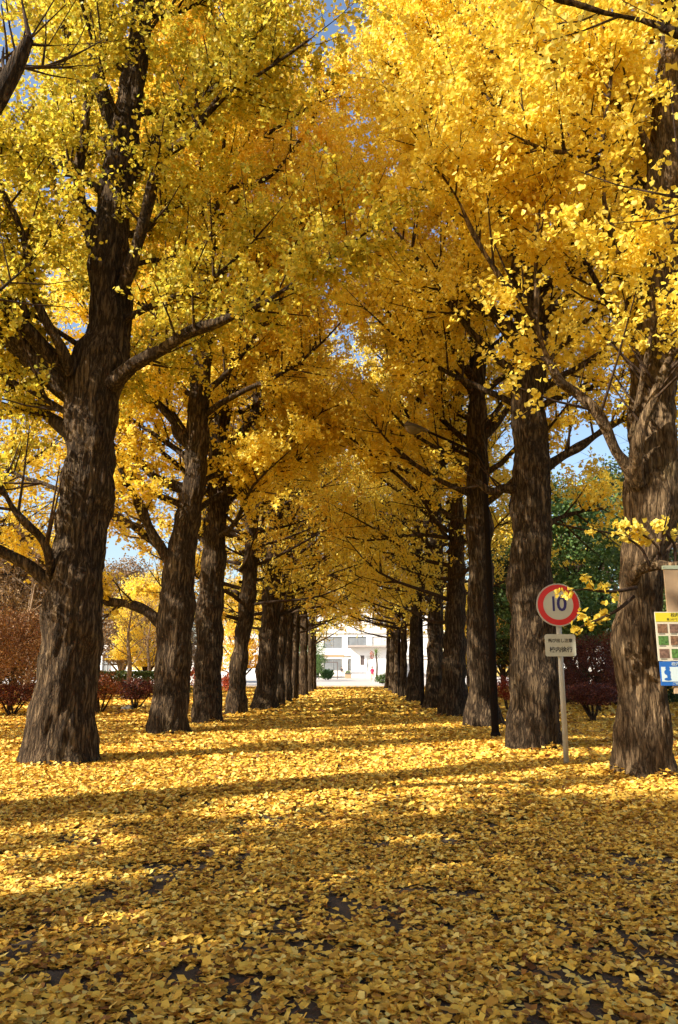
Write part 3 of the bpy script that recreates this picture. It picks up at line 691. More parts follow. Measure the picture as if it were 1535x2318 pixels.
# ---- second right (behind the speed sign)
b = G(1213, 1697); Y = b[1]; BX['R2'] = b
tr = trunk_from_px([(1213, 1697, 62), (1211, 1600, 56), (1206, 1500, 54), (1203, 1400, 52), (1204, 1300, 50), (1204, 1200, 47), (1203, 1100, 46), (1200, 1000, 42), (1198, 900, 39), (1197, 800, 38), (1195, 720, 36), (1190, 640, 30), (1180, 520, 25), (1172, 400, 21), (1165, 250, 17), (1160, 100, 13)], Y)
limbs = [px_limb(l) for l in [
    [(1225, 1065, 14, Y), (1270, 1035, 11, Y + .1), (1320, 1005, 9, Y + .1), (1380, 965, 8, Y + .2), (1450, 930, 5, Y + .2)],
    [(1180, 1110, 12, Y), (1140, 1105, 11, Y), (1112, 1112, 10, Y), (1080, 1090, 6, Y + .1)],
    [(1175, 790, 18, Y), (1150, 740, 15, Y - .1), (1115, 705, 13, Y - .2), (1080, 690, 11, Y - .3), (1050, 660, 7, Y - .4), (990, 655, 4, Y - .6), (910, 640, 2.5, Y - .8)],
    [(1215, 740, 16, Y), (1250, 700, 12, Y - .1), (1290, 660, 11, Y - .2), (1325, 615, 8, Y - .3), (1380, 540, 5, Y - .4), (1420, 450, 3, Y - .5)],
    [(1225, 880, 12, Y), (1275, 850, 9, Y - .1), (1320, 825, 8, Y - .2), (1400, 770, 6, Y - .3), (1480, 700, 4, Y - .4)],
    [(1170, 560, 12, Y), (1120, 450, 8, Y - .4), (1050, 380, 6, Y - .8), (950, 260, 4, Y - 1.2), (900, 180, 2, Y - 1.4)],
    [(1230, 1200, 8, Y), (1260, 1175, 6, Y + .3), (1310, 1160, 4, Y + .5), (1370, 1150, 3, Y + .8)],
    [(1200, 620, 12, Y), (1240, 480, 8, Y - .4), (1260, 330, 6, Y - .8), (1275, 200, 4, Y - 1)],
]]
build_tree('stout mottled trunk right behind the round speed limit sign', b, tr, limbs, 'gold', 71, ring(6.3, 17.5, 33), 18.5,
           lambda z, az: 4.3 if z < 13 else 4.3 * (1.2 - (z - 13) / 9), Az(2.0, cam_toward(b), .6), 16, 8, 20, .088, crown_ok=mk_ok('R2', 5.4, 4.3, -1, 1.4, 6.2), sides=84, step=.07)

# ---- third right (lamp post stands against it)
b = G(1097, 1647); Y = b[1]; BX['R3'] = b
tr = trunk_from_px([(1097, 1647, 37), (1092, 1550, 32), (1088, 1450, 31), (1087, 1300, 29), (1083, 1150, 27), (1081, 1000, 23), (1080, 900, 21), (1080, 800, 18), (1080, 650, 15), (1078, 500, 12), (1075, 350, 9)], Y)
limbs = [px_limb(l) for l in [
    [(1070, 1120, 9, Y), (1040, 1108, 7, Y - .2), (1000, 1090, 6, Y - .4), (955, 1062, 5, Y - .7), (920, 1035, 4, Y - .9), (880, 1000, 3, Y - 1.1), (840, 950, 2, Y - 1.3)],
    [(1075, 1010, 12, Y), (1040, 985, 7, Y + .2), (990, 940, 6, Y + .3), (940, 900, 4, Y + .3)],
    [(1090, 990, 12, Y), (1120, 960, 10, Y), (1150, 925, 7, Y), (1190, 860, 5, Y)],
    [(1075, 860, 10, Y), (1020, 790, 7, Y - .4), (960, 730, 5, Y - .8), (890, 680, 3, Y - 1.1)],
]]
build_tree('third ginkgo of the right row, straight near-black trunk with the dark lamp post against it', b, tr, limbs, 'gold', 81, ring(5.2, 17.5, 33), 18.5,
           lambda z, az: 4.5 if z < 12 else 4.5 * (1.2 - (z - 12) / 9), Az(.2, cam_toward(b), .5), 13, 8, 18, .108, crown_ok=mk_ok('R3', 4.3, 4.5, -1, 1.2, 5.4), sides=56, step=.1)

# ---- farther trees: every trunk its own, crowns from shared variants
def crown_variant(seed, leaf, n_sec, n_twig, lp, zlo=3.7, h=16.5, mx=4.3, na=46, thinout=None):
    tp = np.array([[0, 0, 0], [0, 0, 6], [.1, 0, 12], [0, .1, h - .5]]); tr_ = np.array([.45, .36, .2, .06])
    Ps, Rs = resample(tp, tr_, .25)
    auto = auto_limbs(Ps, Rs, ring(zlo, h - 1, na), lambda z, az: mx if z < 9 else mx * (1.15 - (z - 9) / 9), lambda z: -.12 + .95 * min(z, 13) / h, Az(seed), .085)
    PP = np.stack([a[0] for a in auto]); RR = np.stack([a[1] for a in auto])
    geo, C = branchlets(auto, n_sec, n_twig, 1.6, .7, lp, leaf, gaps=False, thin=lambda q: snoise(q, 2.1, 77) + .5 * snoise(q, .9, 78) > -.5, crown_ok=lambda C: (C[:, 2] > 2.9) & ~((np.hypot(C[:, 0], C[:, 1]) < .9) & (C[:, 2] < 6)))
    V, F = merge([tubes(PP, RR, 6), geo])
    print('variant', len(C))
    VARC.append(C)
    return npmesh('branches', V, F), leaf_mesh('crown', C, leaf)
VARC = []
VAR = [crown_variant(s, .12, 7, 7, 10) for s in (1, 2, 3)]
far = [  # px, py, base halfwidth, [(px,py,hw)...], label
    (535, 1618, 21, [(542, 1500, 19), (556, 1400, 18), (566, 1300, 17), (572, 1150, 14), (578, 1000, 11), (582, 850, 9)], 'fourth ginkgo of the left row, a slender dark trunk that leans slightly right', 'orange_gold'),
    (598, 1607, 27, [(605, 1500, 23), (612, 1400, 22), (618, 1300, 21), (626, 1200, 17), (634, 1080, 12), (640, 950, 9)], 'fifth ginkgo of the left row, with the broad sunlit pale foot', 'gold'),
    (629, 1598, 13, [(634, 1500, 11), (640, 1400, 11), (648, 1300, 10), (652, 1200, 8)], 'sixth ginkgo of the left row, narrow dark trunk right behind the pale-footed one', 'gold'),
    (648, 1590, 11, [(652, 1500, 10), (656, 1400, 9), (660, 1300, 8)], 'seventh ginkgo of the left row, a thin dark trunk', 'orange_gold'),
    (664, 1584, 11, [(668, 1500, 10), (672, 1400, 9), (674, 1300, 8)], 'eighth ginkgo of the left row, just before the half-lit one', 'gold'),
    (686, 1576, 11, [(687, 1500, 10), (689, 1400, 9), (690, 1320, 8)], 'ninth ginkgo of the left row, its trunk half in sunlight', 'gold'),
    (701, 1568, 7, [(702, 1500, 6.5), (704, 1430, 6)], 'tenth ginkgo of the left row, near the far end', 'green_gold'),
    (710, 1563, 5, [(711, 1500, 5), (712, 1430, 4.5)], 'last ginkgo of the left row, next to the cross road', 'gold'),
    (1026, 1622, 30, [(1027, 1500, 26), (1030, 1400, 24), (1032, 1300, 21), (1034, 1200, 18), (1036, 1080, 14), (1038, 900, 11)], 'fourth ginkgo of the right row, with a lit patch at its wide foot', 'gold'),
    (982, 1606, 22, [(985, 1500, 19), (987, 1400, 18), (988, 1300, 16), (988, 1150, 12)], 'fifth ginkgo of the right row, a straight brown trunk behind the wide-footed one', 'gold'),
    (938, 1590, 17, [(940, 1500, 15), (942, 1400, 14), (944, 1300, 12), (946, 1200, 10)], 'sixth ginkgo of the right row, one edge of its trunk catching the sun', 'gold'),
    (914, 1580, 9, [(914, 1500, 8), (914, 1400, 7)], 'seventh ginkgo of the right row, thin reddish brown trunk', 'orange_gold'),
    (899, 1573, 9, [(900, 1500, 8), (901, 1400, 7)], 'eighth ginkgo of the right row, counted from the notice board', 'gold'),
    (887, 1566, 7, [(888, 1500, 6.5), (889, 1420, 6)], 'ninth ginkgo of the right row, close to the far end', 'gold'),
    (877, 1561, 5, [(878, 1500, 4.5), (879, 1430, 4.2)], 'last ginkgo of the right row, beside the opening to the white building', 'gold'),
]
def far_tree(b, P, R, label, mat, vi, rz, sc, group='ginkgo trees lining the avenue', cull=None):
    root = empty('ginkgo_tree', (b[0], b[1], 0), label, 'tree', group)
    o = np.array([b[0], b[1], 0.0]); P = P.copy(); P[0, 2] = -.05
    while P[-1, 2] < 16:
        P = np.concatenate([P, [P[-1] + np.array([rng.normal(0, .06), rng.normal(0, .06), 1.6])]]); R = np.append(R, max(.05, R[-1] * .8))
    V, F = bark_tube(P, R, 36, .16, 1.0, .12, int(abs(b[1]) * 10))
    link('trunk', npmesh('trunk', V - o, F), M['bark'], root)
    br, cr = VAR[vi]
    items = [('branches', br, M['twig'], 0), ('crown', cr, M[mat], 0)]
    if cull is not None:
        sub = np.random.default_rng(vi + 50).uniform(size=len(VARC[vi])) < .45
        cz = VARC[vi][sub]; ca, sa = math.cos(rz), math.sin(rz)
        wz = np.stack([cz[:, 0] * ca - cz[:, 1] * sa, cz[:, 0] * sa + cz[:, 1] * ca, cz[:, 2]], -1) * sc + o
        kp = sun_gaps(wz); items = [('crown', leaf_mesh('crown', cz[kp], .23), M[mat], 0)]
    for nm, me, mt, dr in items:
        c = link(nm, me, mt, root); c.rotation_euler = (0, 0, rz + dr); c.scale = (sc, sc, sc * (1 if cull else rng.uniform(.95, 1.05)))
        if nm == 'branches': c['kind'] = 'stuff'
    return root
for i, (px, py, hw, pts, lab, mt) in enumerate(far):
    b = G(px, py); P, R = trunk_from_px([(px, py, hw)] + pts, b[1])
    far_tree(b, P, R, lab, mt, i % 3, i * 1.9 + .4, rng.uniform(.9, 1.0) * (.92 if px < 800 else 1))
OUT = ['ginkgo outside the frame, directly left of the camera in the avenue row', 'ginkgo outside the frame, first of the left row behind the camera', 'ginkgo outside the frame, out on the lawn behind the camera',
       'ginkgo outside the frame, out on the lawn left of the camera', 'ginkgo outside the frame, second of the left row behind the camera', 'added shade ginkgo outside the frame, just outside the left row behind the camera',
       'added shade ginkgo outside the frame, on the lawn left of the thickest trunk', 'added shade ginkgo outside the frame, on the lawn left of the third left trunk']
# the upper crowns of the nearer trees are fuller than their lower limbs
for nm, mt, k in (('L2', 'orange_gold', 0), ('L3', 'gold', 1), ('R2', 'gold', 2), ('R3', 'gold', 0), ('L1', 'green_gold', 1), ('R1', 'gold', 2)):
    root = ROOTS[nm]; c = link('upper_crown', VAR[k][1], M[mt], root); c.rotation_euler = (0, 0, k * 2.1 + 1); zo = 7.0 if nm in ('L1', 'R1') else 7.4
    c.location = (0, .8 if nm in ('L1', 'R1') else 0, zo); c.scale = (.8, .8, .72)
for i, (x, y, zo, sc, lb, mt) in enumerate([(-14.0, 26, 1.2, 1.0, 'ginkgo on the lawn outside the left row, its gold crown filling the upper left', 'gold'), (-11.8, 18.5, .3, .8, 'ginkgo added on the lawn just left of the frame to shade the second left trunk', 'gold'), (12.2, 23, 1.3, .95, 'ginkgo on the lawn outside the right row, its gold crown behind the mottled trunk', 'gold'),  # middle tree is added beside the frame to shade the second left trunk
        ]):
    r_ = far_tree(np.array([x, y, 0]), np.array([[x, y, 0], [x, y, 3.0], [x + .1, y, 7.0], [x, y, 12.0]]), np.array([.42, .36, .28, .2]), lb, mt, i % 3, i * 1.7, sc, 'ginkgo trees on the lawns')
    for c in r_.children:
        if c.name.startswith(('crown', 'branches')): c.location = (0, 0, zo)
# the avenue goes on behind the camera: its left row shades the foreground; the last ones listed are unseen trees added to cast shade
for i, (x, y) in enumerate([(-5.6, -.9), (-5.4, -6.5), (-11.5, -6.5), (-12.6, -1.2), (-5.3, -12.5), (-10.4, -5.4), (-13.2, 13.5), (-14.5, 22.0)]):
    rt = far_tree(np.array([x, y, 0]), np.array([[x, y, 0], [x, y, 3.0], [x + .1, y, 7.0], [x, y, 11.0]]), np.array([.55, .46, .38, .26]),
             OUT[i], 'gold', i % 3, i * 1.3, (.95 if i < 6 else .62), 'ginkgo trees behind the camera', cull=True if i in (0, 3, 6, 7) else None)
    if i in (1, 2, 5):  # stacked extra crowns, out of view, added to thicken the foreground shade
        for k in (1, 2, 3):
            c = link('crown', VAR[k % 3][1], M['gold'], rt); c.rotation_euler = (0, 0, k * 1.7 + i); c.location = (0, 0, -.8 + .5 * k)

# ------------------------------------------------------------------ fallen leaves
def ground_points(y0, y1, dens, xpad=.8, xl=None, xr=None):
    lo = -.50 * y1 - xpad if xl is None else xl; hi = .44 * y1 + xpad if xr is None else xr
    n = int(dens * (hi - lo) * (y1 - y0))
    P = np.stack([rng.uniform(lo, hi, n), rng.uniform(y0, y1, n), np.zeros(n)], -1)
    ok = (P[:, 0] > -.50 * P[:, 1] - xpad) & (P[:, 0] < .44 * P[:, 1] + xpad)
    return P[ok]
def holes(P):
    """True where a leaf stays: the path shows through in ragged holes near the camera"""
    v = snoise(P, 1.3, 501) * .30 + snoise(P, .45, 502) * .6 + snoise(P, .2, 503) * .5
    edge = 0.36 + .25 * np.clip((P[:, 1] - 5) / 7, 0, 1.5) + np.clip(np.abs(P[:, 0]) - 2.4, 0, 2) * .6
    return (v < edge) | (rng.uniform(size=len(P)) < .13)
parts, base = [], 0
def stuff_mesh(name, items):
    Vs, Fs, vs, o = [], [], [], 0
    for V, F, k in items:
        Vs.append(V); Fs.append(F + o); o += len(V); vs.append(np.repeat(rng.uniform(0, 1, len(V) // k), k))
    return npmesh(name, np.concatenate(Vs), np.concatenate(Fs), np.concatenate(vs), smooth=False)
P = ground_points(2.7, 8, 2100); P = P[holes(P)]; P[:, 2] = .012 + rng.uniform(0, 1, len(P)) ** 1.6 * .028
f1 = fan_leaves(P, .053, .18)
P3 = ground_points(8, 13, 1200); P3 = P3[holes(P3)]; P3[:, 2] = .012 + rng.uniform(0, 1, len(P3)) ** 1.6 * .03
o = link('fallen_leaves', stuff_mesh('fallen_leaves', [f1]), M['fallen'], kind='stuff'); o['label'] = 'thick carpet of fallen yellow ginkgo leaves over the asphalt'
print('near fallen', len(f1[0]) // 9)
PD = []                                # leaves drifted up against the feet of the near trunks
for nm, r0 in (('L1', .62), ('R1', .5), ('R2', .6), ('L2', .5), ('R3', .45), ('L3', .5)):
    n = 1100; a = rng.uniform(0, 6.28, n); q = r0 * .75 + rng.exponential(.28, n); h = .11 * np.exp(-(q - r0 * .75) / .3) * (1 + .6 * np.sin(a * 3 + r0 * 9))
    PD.append(np.stack([BX[nm][0] + np.cos(a) * q, BX[nm][1] + np.sin(a) * q, .015 + h * rng.uniform(.2, 1, n)], -1))
PD = np.concatenate(PD)
P = ground_points(13, 24, 330, 1.5); P[:, 2] = .02 + rng.uniform(0, .02, len(P))
P2 = ground_points(24, 60, 48, 1.0); P2[:, 2] = .02 + rng.uniform(0, .025, len(P2))
me = leaf_mesh('fallen_leaves', np.concatenate([P3, PD, P, P2]), np.concatenate([np.full(len(P3) + len(PD), .066), np.full(len(P), .11), np.full(len(P2), .2)]), up=2.2, fan=True)
o = link('fallen_leaves', me, M['fallen'], kind='stuff'); o['label'] = 'fallen yellow leaves down the middle and far end of the avenue'
print('far fallen', len(P) + len(P2))
# 300 leaves that show largest, each its own object lying on top
fmeshes = []
for k in range(12):
    V, F, _ = fan_leaves(np.zeros((1, 3)), .056, .12); fmeshes.append(npmesh('leaf', V, F, np.full(len(V), (k + .5) / 12), smooth=False)); fmeshes[-1].materials.append(M['fallen'])
P = ground_points(3.3, 4.8, 60, .1); rng.shuffle(P); P = P[:300]
for k, p in enumerate(P):
    o = bpy.data.objects.new('leaf', fmeshes[k % 12]); COL.objects.link(o); o.parent = path
    o.location = (p[0], p[1], .045); o.rotation_euler = (rng.normal(0, .18), rng.normal(0, .18), rng.uniform(0, 6.28)); s = rng.uniform(.85, 1.2); o.scale = (s, s, s)

# ------------------------------------------------------------------ shrubs, hedges and trees around
def blob_points(n, c, r, squash=.2, seed=0, shell=.45, lump=.18):
    d = norm(rng.normal(size=(n, 3))); rr = rng.uniform(shell, 1, n) ** .6
    l = 1 + lump * snoise(d * 2.0, 1.3, seed + 3)
    p = d * (rr * l)[:, None] * np.asarray(r); p[:, 2] = np.maximum(p[:, 2], -r[2] * (1 - squash))
    return p + np.asarray(c)
def shrub(name, b, wdt, h, mat, label, cat, group, n=2500, leaf=.05, stems=7, bark='bark_dark', foot=.28, seed=0):
    root = empty(name, b, label, cat, group)
    C = blob_points(n, (0, 0, h * (.5 + foot * .5)), (wdt / 2, wdt / 2, h * (1 - foot) / 2), seed=seed, shell=.3, lump=.25)
    link('foliage', leaf_mesh('foliage', C, leaf, up=.3), M[mat], root)
    Ps = []
    for k in range(stems):
        a = rng.uniform(0, 6.28); q = rng.uniform(.15, .42) * wdt
        Ps.append(np.array([[0, 0, -.03], [math.cos(a) * q * .35, math.sin(a) * q * .35, h * foot * .6], [math.cos(a) * q * .7, math.sin(a) * q * .7, h * (foot + .15)], [math.cos(a) * q, math.sin(a) * q, h * .75]]))
    V, F = tubes(np.stack(Ps), np.tile(np.array([.04, .028, .018, .008]) * min(2, h / 1.1), (stems, 1)), 6)
    link('stems', npmesh('stems', V, F), M[bark], root, 'stuff')
    return root
azg = 'rounded shrubs on the leafy ground beside the rows'
def sh(px, py, wpx, toppy, *a, **k):
    b = G(px, py); Y = b[1]; shrub('shrub', (b[0], b[1], 0), wpx / FPX * Y, A(px, toppy, Y)[2], *a, **k)
sh(225, 1618, 95, 1520, 'russet', 'russet shrub with bare twiggy foot just right of the thickest trunk', 'shrub', azg, n=3500, seed=1)
sh(305, 1608, 100, 1535, 'maroon', 'low dome-shaped maroon shrub between the first two left trunks', 'shrub', azg, n=3500, seed=2, leaf=.06)
sh(25, 1622, 130, 1545, 'maroon', 'dark broad shrub at the left edge of the picture', 'shrub', azg, n=4500, seed=3)
sh(1345, 1635, 118, 1545, 'maroon', 'dark red shrub on a short bare trunk seen right of the sign post', 'shrub', azg, n=4500, seed=4, stems=10, foot=.38)
sh(1150, 1612, 60, 1530, 'red', 'bright red shrub glimpsed left of the stout mottled trunk', 'shrub', azg, n=2200, seed=5)
sh(525, 1585, 55, 1520, 'red', 'scarlet shrub between the third and fourth left trunks', 'shrub', azg, n=1800, seed=6, leaf=.08)
sh(455, 1580, 60, 1500, 'red', 'red shrub seen in the slit between the second and third left trunks', 'shrub', azg, n=1800, seed=7, leaf=.08)
sh(1275, 1600, 90, 1510, 'maroon', 'deep maroon shrub directly behind the sign post', 'shrub', azg, n=3000, seed=8, leaf=.07)
sh(1400, 1600, 80, 1530, 'maroon', 'maroon shrub half hidden by the pale sunlit trunk', 'shrub', azg, n=2500, seed=9, leaf=.07)
def hedge(x0, x1, y, d, h, mat, label, n, leaf=.10):
    root = empty('hedge', ((x0 + x1) / 2, y, 0), label, 'hedge')
    L = x1 - x0; C = np.stack([rng.uniform(-L / 2, L / 2, n), rng.uniform(-d / 2, d / 2, n), rng.uniform(.03, 1, n) * h], -1)
    face = rng.uniform(size=n); C[:, 1] = np.where(face < .5, -d / 2 + np.abs(rng.normal(0, .08, n)), C[:, 1]); C[:, 2] = np.where((face >= .5) & (face < .85), h - np.abs(rng.normal(0, .07, n)), C[:, 2])
    C += snoise(C, 1.2, 5)[:, None] * .06
    link('foliage', leaf_mesh('foliage', C, leaf, up=.3), M[mat], root)
    m = max(6, int(L * 2)); xs = np.linspace(-L / 2 + .1, L / 2 - .1, m)
    Pp = np.stack([np.stack([xs + 0, rng.normal(0, d * .15, m), np.zeros(m)], -1), np.stack([xs + rng.normal(0, .1, m), rng.normal(0, d * .2, m), np.full(m, h * .85)], -1)], 1)
    V, F = tubes(Pp, np.full((m, 2), .02), 5); link('stems', npmesh('stems', V, F), M['bark_dark'], root, 'stuff')
q = G(310, 1552)
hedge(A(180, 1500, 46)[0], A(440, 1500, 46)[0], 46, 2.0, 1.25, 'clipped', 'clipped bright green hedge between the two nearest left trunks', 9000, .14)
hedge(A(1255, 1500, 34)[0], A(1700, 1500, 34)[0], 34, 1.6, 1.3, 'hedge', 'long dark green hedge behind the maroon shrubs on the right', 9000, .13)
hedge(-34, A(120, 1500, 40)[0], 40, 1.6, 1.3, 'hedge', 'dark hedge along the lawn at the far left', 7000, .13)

def bg_variant(seed, h, rx, n, leaf, zlo=.3, clumps=26, hole=.0):
    """broad crown made of many leaf clumps, with limbs that carry them"""
    r = np.random.default_rng(seed); cs = []
    for k in range(clumps):
        u = (k + .5) / clumps; z = h * (zlo + (1 - zlo) * u) ; w_ = rx * math.sqrt(max(.05, 1 - ((u - .38) / .66) ** 2))
        a = k * 2.4 + r.normal(0, .3); q = w_ * math.sqrt(r.uniform(.15, 1)) * .72
        cs.append((math.cos(a) * q, math.sin(a) * q, z, rx * r.uniform(.26, .42)))
    C = []; Ps = []
    for (x, y, z, q) in cs:
        m = int(n / clumps); c = blob_points(m, (x, y, z), (q, q, q * .72), squash=.5, seed=seed + int(z * 10), shell=.25, lump=.3); C.append(c)
        zz = max(h * .12, z - q - h * .15)
        Ps.append(np.array([[0, 0, zz * .8], [x * .4, y * .4, (zz * .8 + z) / 2 - .1], [x * .85, y * .85, z - q * .2], [x, y, z + q * .4]]))
    C = np.concatenate(C)
    V1, F1 = tubes(np.stack(Ps), np.tile(np.array([.1, .07, .04, .015]) * h / 10, (len(Ps), 1)), 5)
    tp, trr = resample(np.array([[0, 0, -.05], [.05, 0, h * .3], [0, .05, h * .6], [0, 0, h * .85]]), np.array([.26, .19, .11, .03]) * h / 10, .3)
    V2, F2 = tubes(tp[None], trr[None], 12)
    return npmesh('trunk', *merge([(V1, F1), (V2, F2)])), leaf_mesh('crown', C, leaf, up=.3)
BG = {'round': bg_variant(5, 10, 4.2, 26000, .16, .22), 'tall': bg_variant(6, 15, 4.8, 26000, .20, .2, 34), 'low': bg_variant(7, 4.6, 2.9, 16000, .085, .3, 22)}
def bgtree(name, kind, x, y, sc, mat, label, group, rz=0, bark='bark_dark', sz=None):
    root = empty(name, (x, y, 0), label, 'tree', group, rz); root.scale = (sc, sc, sz or sc)
    t_, c_ = BG[kind]; link('trunk', t_, M[bark], root); link('crown', c_, M[mat], root)
def bp(px, Y): return A(px, 1500, Y)[0]
gb = 'trees beyond the avenue'
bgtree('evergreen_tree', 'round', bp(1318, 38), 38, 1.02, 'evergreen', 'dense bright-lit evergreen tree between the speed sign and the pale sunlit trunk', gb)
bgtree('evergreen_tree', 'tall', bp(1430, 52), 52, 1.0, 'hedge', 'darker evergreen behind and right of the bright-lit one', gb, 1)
bgtree('maple_tree', 'low', bp(1350, 27), 27, .52, 'maroon', 'low maroon maple right of the small Japanese plate', gb, 2)
bgtree('maple_tree', 'low', bp(1420, 31), 31, .62, 'russet', 'russet maple half hidden by the pale sunlit trunk', gb, .5)
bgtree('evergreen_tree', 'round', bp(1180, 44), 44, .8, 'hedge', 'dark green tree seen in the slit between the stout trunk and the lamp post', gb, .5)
bgtree('maple_tree', 'low', bp(30, 27), 27, .8, 'dusty', 'dusty russet maple at the left edge, below the thick limbs', gb, 1, sz=.7)
bgtree('maple_tree', 'low', bp(-70, 24), 24, .7, 'dusty', 'denser maple at the extreme left edge', gb, 2)
bgtree('autumn_tree', 'round', bp(60, 42), 42, .9, 'brown', 'brown thinning tree behind the russet maple on the left', gb, 1)
bgtree('autumn_tree', 'round', bp(275, 62), 62, .95, 'brown', 'pale brown tree above the bright green hedge', gb, 2.2, 'pale_bark')
bgtree('autumn_tree', 'tall', bp(0, 60), 60, .8, 'orange_gold', 'orange tree far behind at the left edge', gb, 3)
bgtree('autumn_tree', 'round', bp(545, 52), 52, .7, 'orange_gold', 'orange tree seen between the third and fourth left trunks', gb, 3.4)
bgtree('autumn_tree', 'round', bp(400, 75), 75, .8, 'brown', 'thin brown tree far off behind the second left trunk', gb, 4.4)
bgtree('autumn_tree', 'tall', bp(1290, 70), 70, .9, 'gold', 'golden tree rising behind the evergreen on the right', gb, 1.4)
bgtree('autumn_tree', 'tall', bp(1560, 60), 60, .9, 'brown', 'brown tree far off behind the notice board', gb, 2.4)
bgtree('autumn_tree', 'round', bp(1060, 60), 60, .8, 'gold', 'golden tree behind the third and fourth right trunks', gb, 5.4)
bgtree('evergreen_tree', 'low', bp(690, 88), 88, 1.0, 'evergreen', 'small dark green tree left of the opening at the end of the avenue', gb, 5.4)

for i, (x, y, sc, kd, mt, lb) in enumerate([(-17, 36, .55, 'tall', 'brown', 'brown tree standing outside the left row, behind the second trunk'), (-21, 48, .6, 'tall', 'brown', 'brown tree farther out on the left lawn'),
        (-15, 54, .75, 'round', 'gold', 'golden tree outside the left row near its far end'), (-27, 34, .8, 'round', 'russet', 'russet tree far out at the left edge'),
        (13, 62, .9, 'tall', 'gold', 'golden tree outside the right row near its far end'), (9.5, 52, .8, 'round', 'orange_gold', 'orange tree close behind the right row')]):
    bgtree('autumn_tree', kd, x, y, sc, mt, lb, gb, i * 1.1)

def bare_tree(x, y, h, label, seed, mat='pale_bark'):
    root = empty('bare_tree', (x, y, 0), label, 'tree', gb)
    tp, trr = resample(np.array([[0, 0, -.05], [.1, 0, h * .25], [-.1, .1, h * .5], [.1, 0, h * .8]]), np.array([.16, .13, .08, .03]) * h / 7, .3)
    au = auto_limbs(tp, trr, ring(h * .22, h * .75, 14), lambda z, az: h * .42, lambda z: .5, Az(seed), .05)
    geo, C = branchlets(au, 12, 6, h * .16, h * .08, 1, .05, gaps=False)
    V, F = merge([tubes(tp[None], trr[None], 10)] + [tubes(a[0][None], a[1][None], 5) for a in au]); link('trunk', npmesh('trunk', V, F), M[mat], root)
    link('branchlets', npmesh('branchlets', *geo), M[mat], root, 'stuff')
    link('crown', leaf_mesh('crown', C[:900], .08), M['brown'], root)
bare_tree(bp(290, 38), 38, 6.0, 'nearly bare pale-twigged tree above the maroon shrub on the left', 3)
bare_tree(bp(60, 34), 34, 6.5, 'nearly bare grey tree behind the russet maple at the left', 4)
bare_tree(bp(335, 50), 50, 6.0, 'nearly bare tree in front of the far white houses on the left', 5)

rb = G(288, 1609); rk = bmesh.new(); bmesh.ops.create_icosphere(rk, subdivisions=3, radius=1)
for v in rk.verts:
    n_ = 1 + .18 * math.sin(v.co.x * 4 + 1) * math.cos(v.co.y * 3.3) + .1 * math.sin(v.co.z * 7 + v.co.x * 5)
    v.co = Vector((v.co.x * .26 * n_, v.co.y * .2 * n_, max(-.1, v.co.z * .15 * n_)))
o = bmlink('boulder', rk, M['rock'], smooth=True); o.location = (rb[0], rb[1], .03); tag(o, 'small dark boulder on the leaves in front of the maroon dome shrub', 'rock')

# ------------------------------------------------------------------ buildings
def window(parent, x0, x1, z0, z1, y, mull=1, glass='glass', trans=True, base=(0, 0)):
    f = .07; bm = bmesh.new()
    box(bm, x0, x1, y - .06, y + .05, z0, z0 + f); box(bm, x0, x1, y - .06, y + .05, z1 - f, z1)
    box(bm, x0, x0 + f, y - .06, y + .05, z0 + f, z1 - f); box(bm, x1 - f, x1, y - .06, y + .05, z0 + f, z1 - f)
    for k in range(mull):
        xm = x0 + (x1 - x0) * (k + 1) / (mull + 1); box(bm, xm - .03, xm + .03, y - .05, y + .04, z0 + f, z1 - f)
    fr = bmlink('window', bm, M['alu'], parent)
    boxobj('pane', (x0 + f, x1 - f, y, y + .02, z0 + f, z1 - f), M[glass], fr)
def building(x0, x1, y, depth, h, rows, label, bays, ground=True, floor_h=3.6, cat='building'):
    root = empty('building', ((x0 + x1) / 2, y, 0), label, cat); cx = (x0 + x1) / 2
    L = x1 - x0
    # front wall built of piers and bands so that windows sit in real openings
    bw = L / bays; bm = bmesh.new(); wins = []
    z = 0
    for r in range(rows):
        za, zb = r * floor_h + 1.0, r * floor_h + 2.9
        box(bm, -L / 2, L / 2, 0, .3, r * floor_h, za); box(bm, -L / 2, L / 2, 0, .3, zb, (r + 1) * floor_h)
        for k in range(bays + 1):
            xc = -L / 2 + k * bw; a_, b_ = max(-L / 2, xc - .45), min(L / 2, xc + .45); box(bm, a_, b_, 0, .3, za, zb)
        for k in range(bays): wins.append((-L / 2 + k * bw + .45, -L / 2 + (k + 1) * bw - .45, za, zb))
    box(bm, -L / 2, -L / 2 + .3, .3, depth, 0, rows * floor_h); box(bm, L / 2 - .3, L / 2, .3, depth, 0, rows * floor_h); box(bm, -L / 2 + .3, L / 2 - .3, depth - .3, depth, 0, rows * floor_h)
    bmlink('wall', bm, M['white_wall'], root)
    boxobj('roof', (-L / 2 - .4, L / 2 + .4, -.4, depth + .4, rows * floor_h, rows * floor_h + .45), M['white_wall'], root)
    boxobj('interior_wall', (-L / 2 + .31, L / 2 - .31, 2.5, 2.6, 0, rows * floor_h - .01), M['curtain_glass'], root)
    for r in range(1, rows): boxobj('ledge', (-L / 2, L / 2, -.25, -.002, r * floor_h - .15, r * floor_h + .08), M['white_wall'], root)
    for (a_, b_, za, zb) in wins: window(root, a_, b_, za, zb, .14, 1, 'glass' if rng.uniform() < .35 else 'curtain_glass')
    return root
YB = 126
hall = building(bp(560, YB), bp(1060, YB), YB, 14, 10.8, 3, 'long white three-storey building closing the end of the avenue', 9)
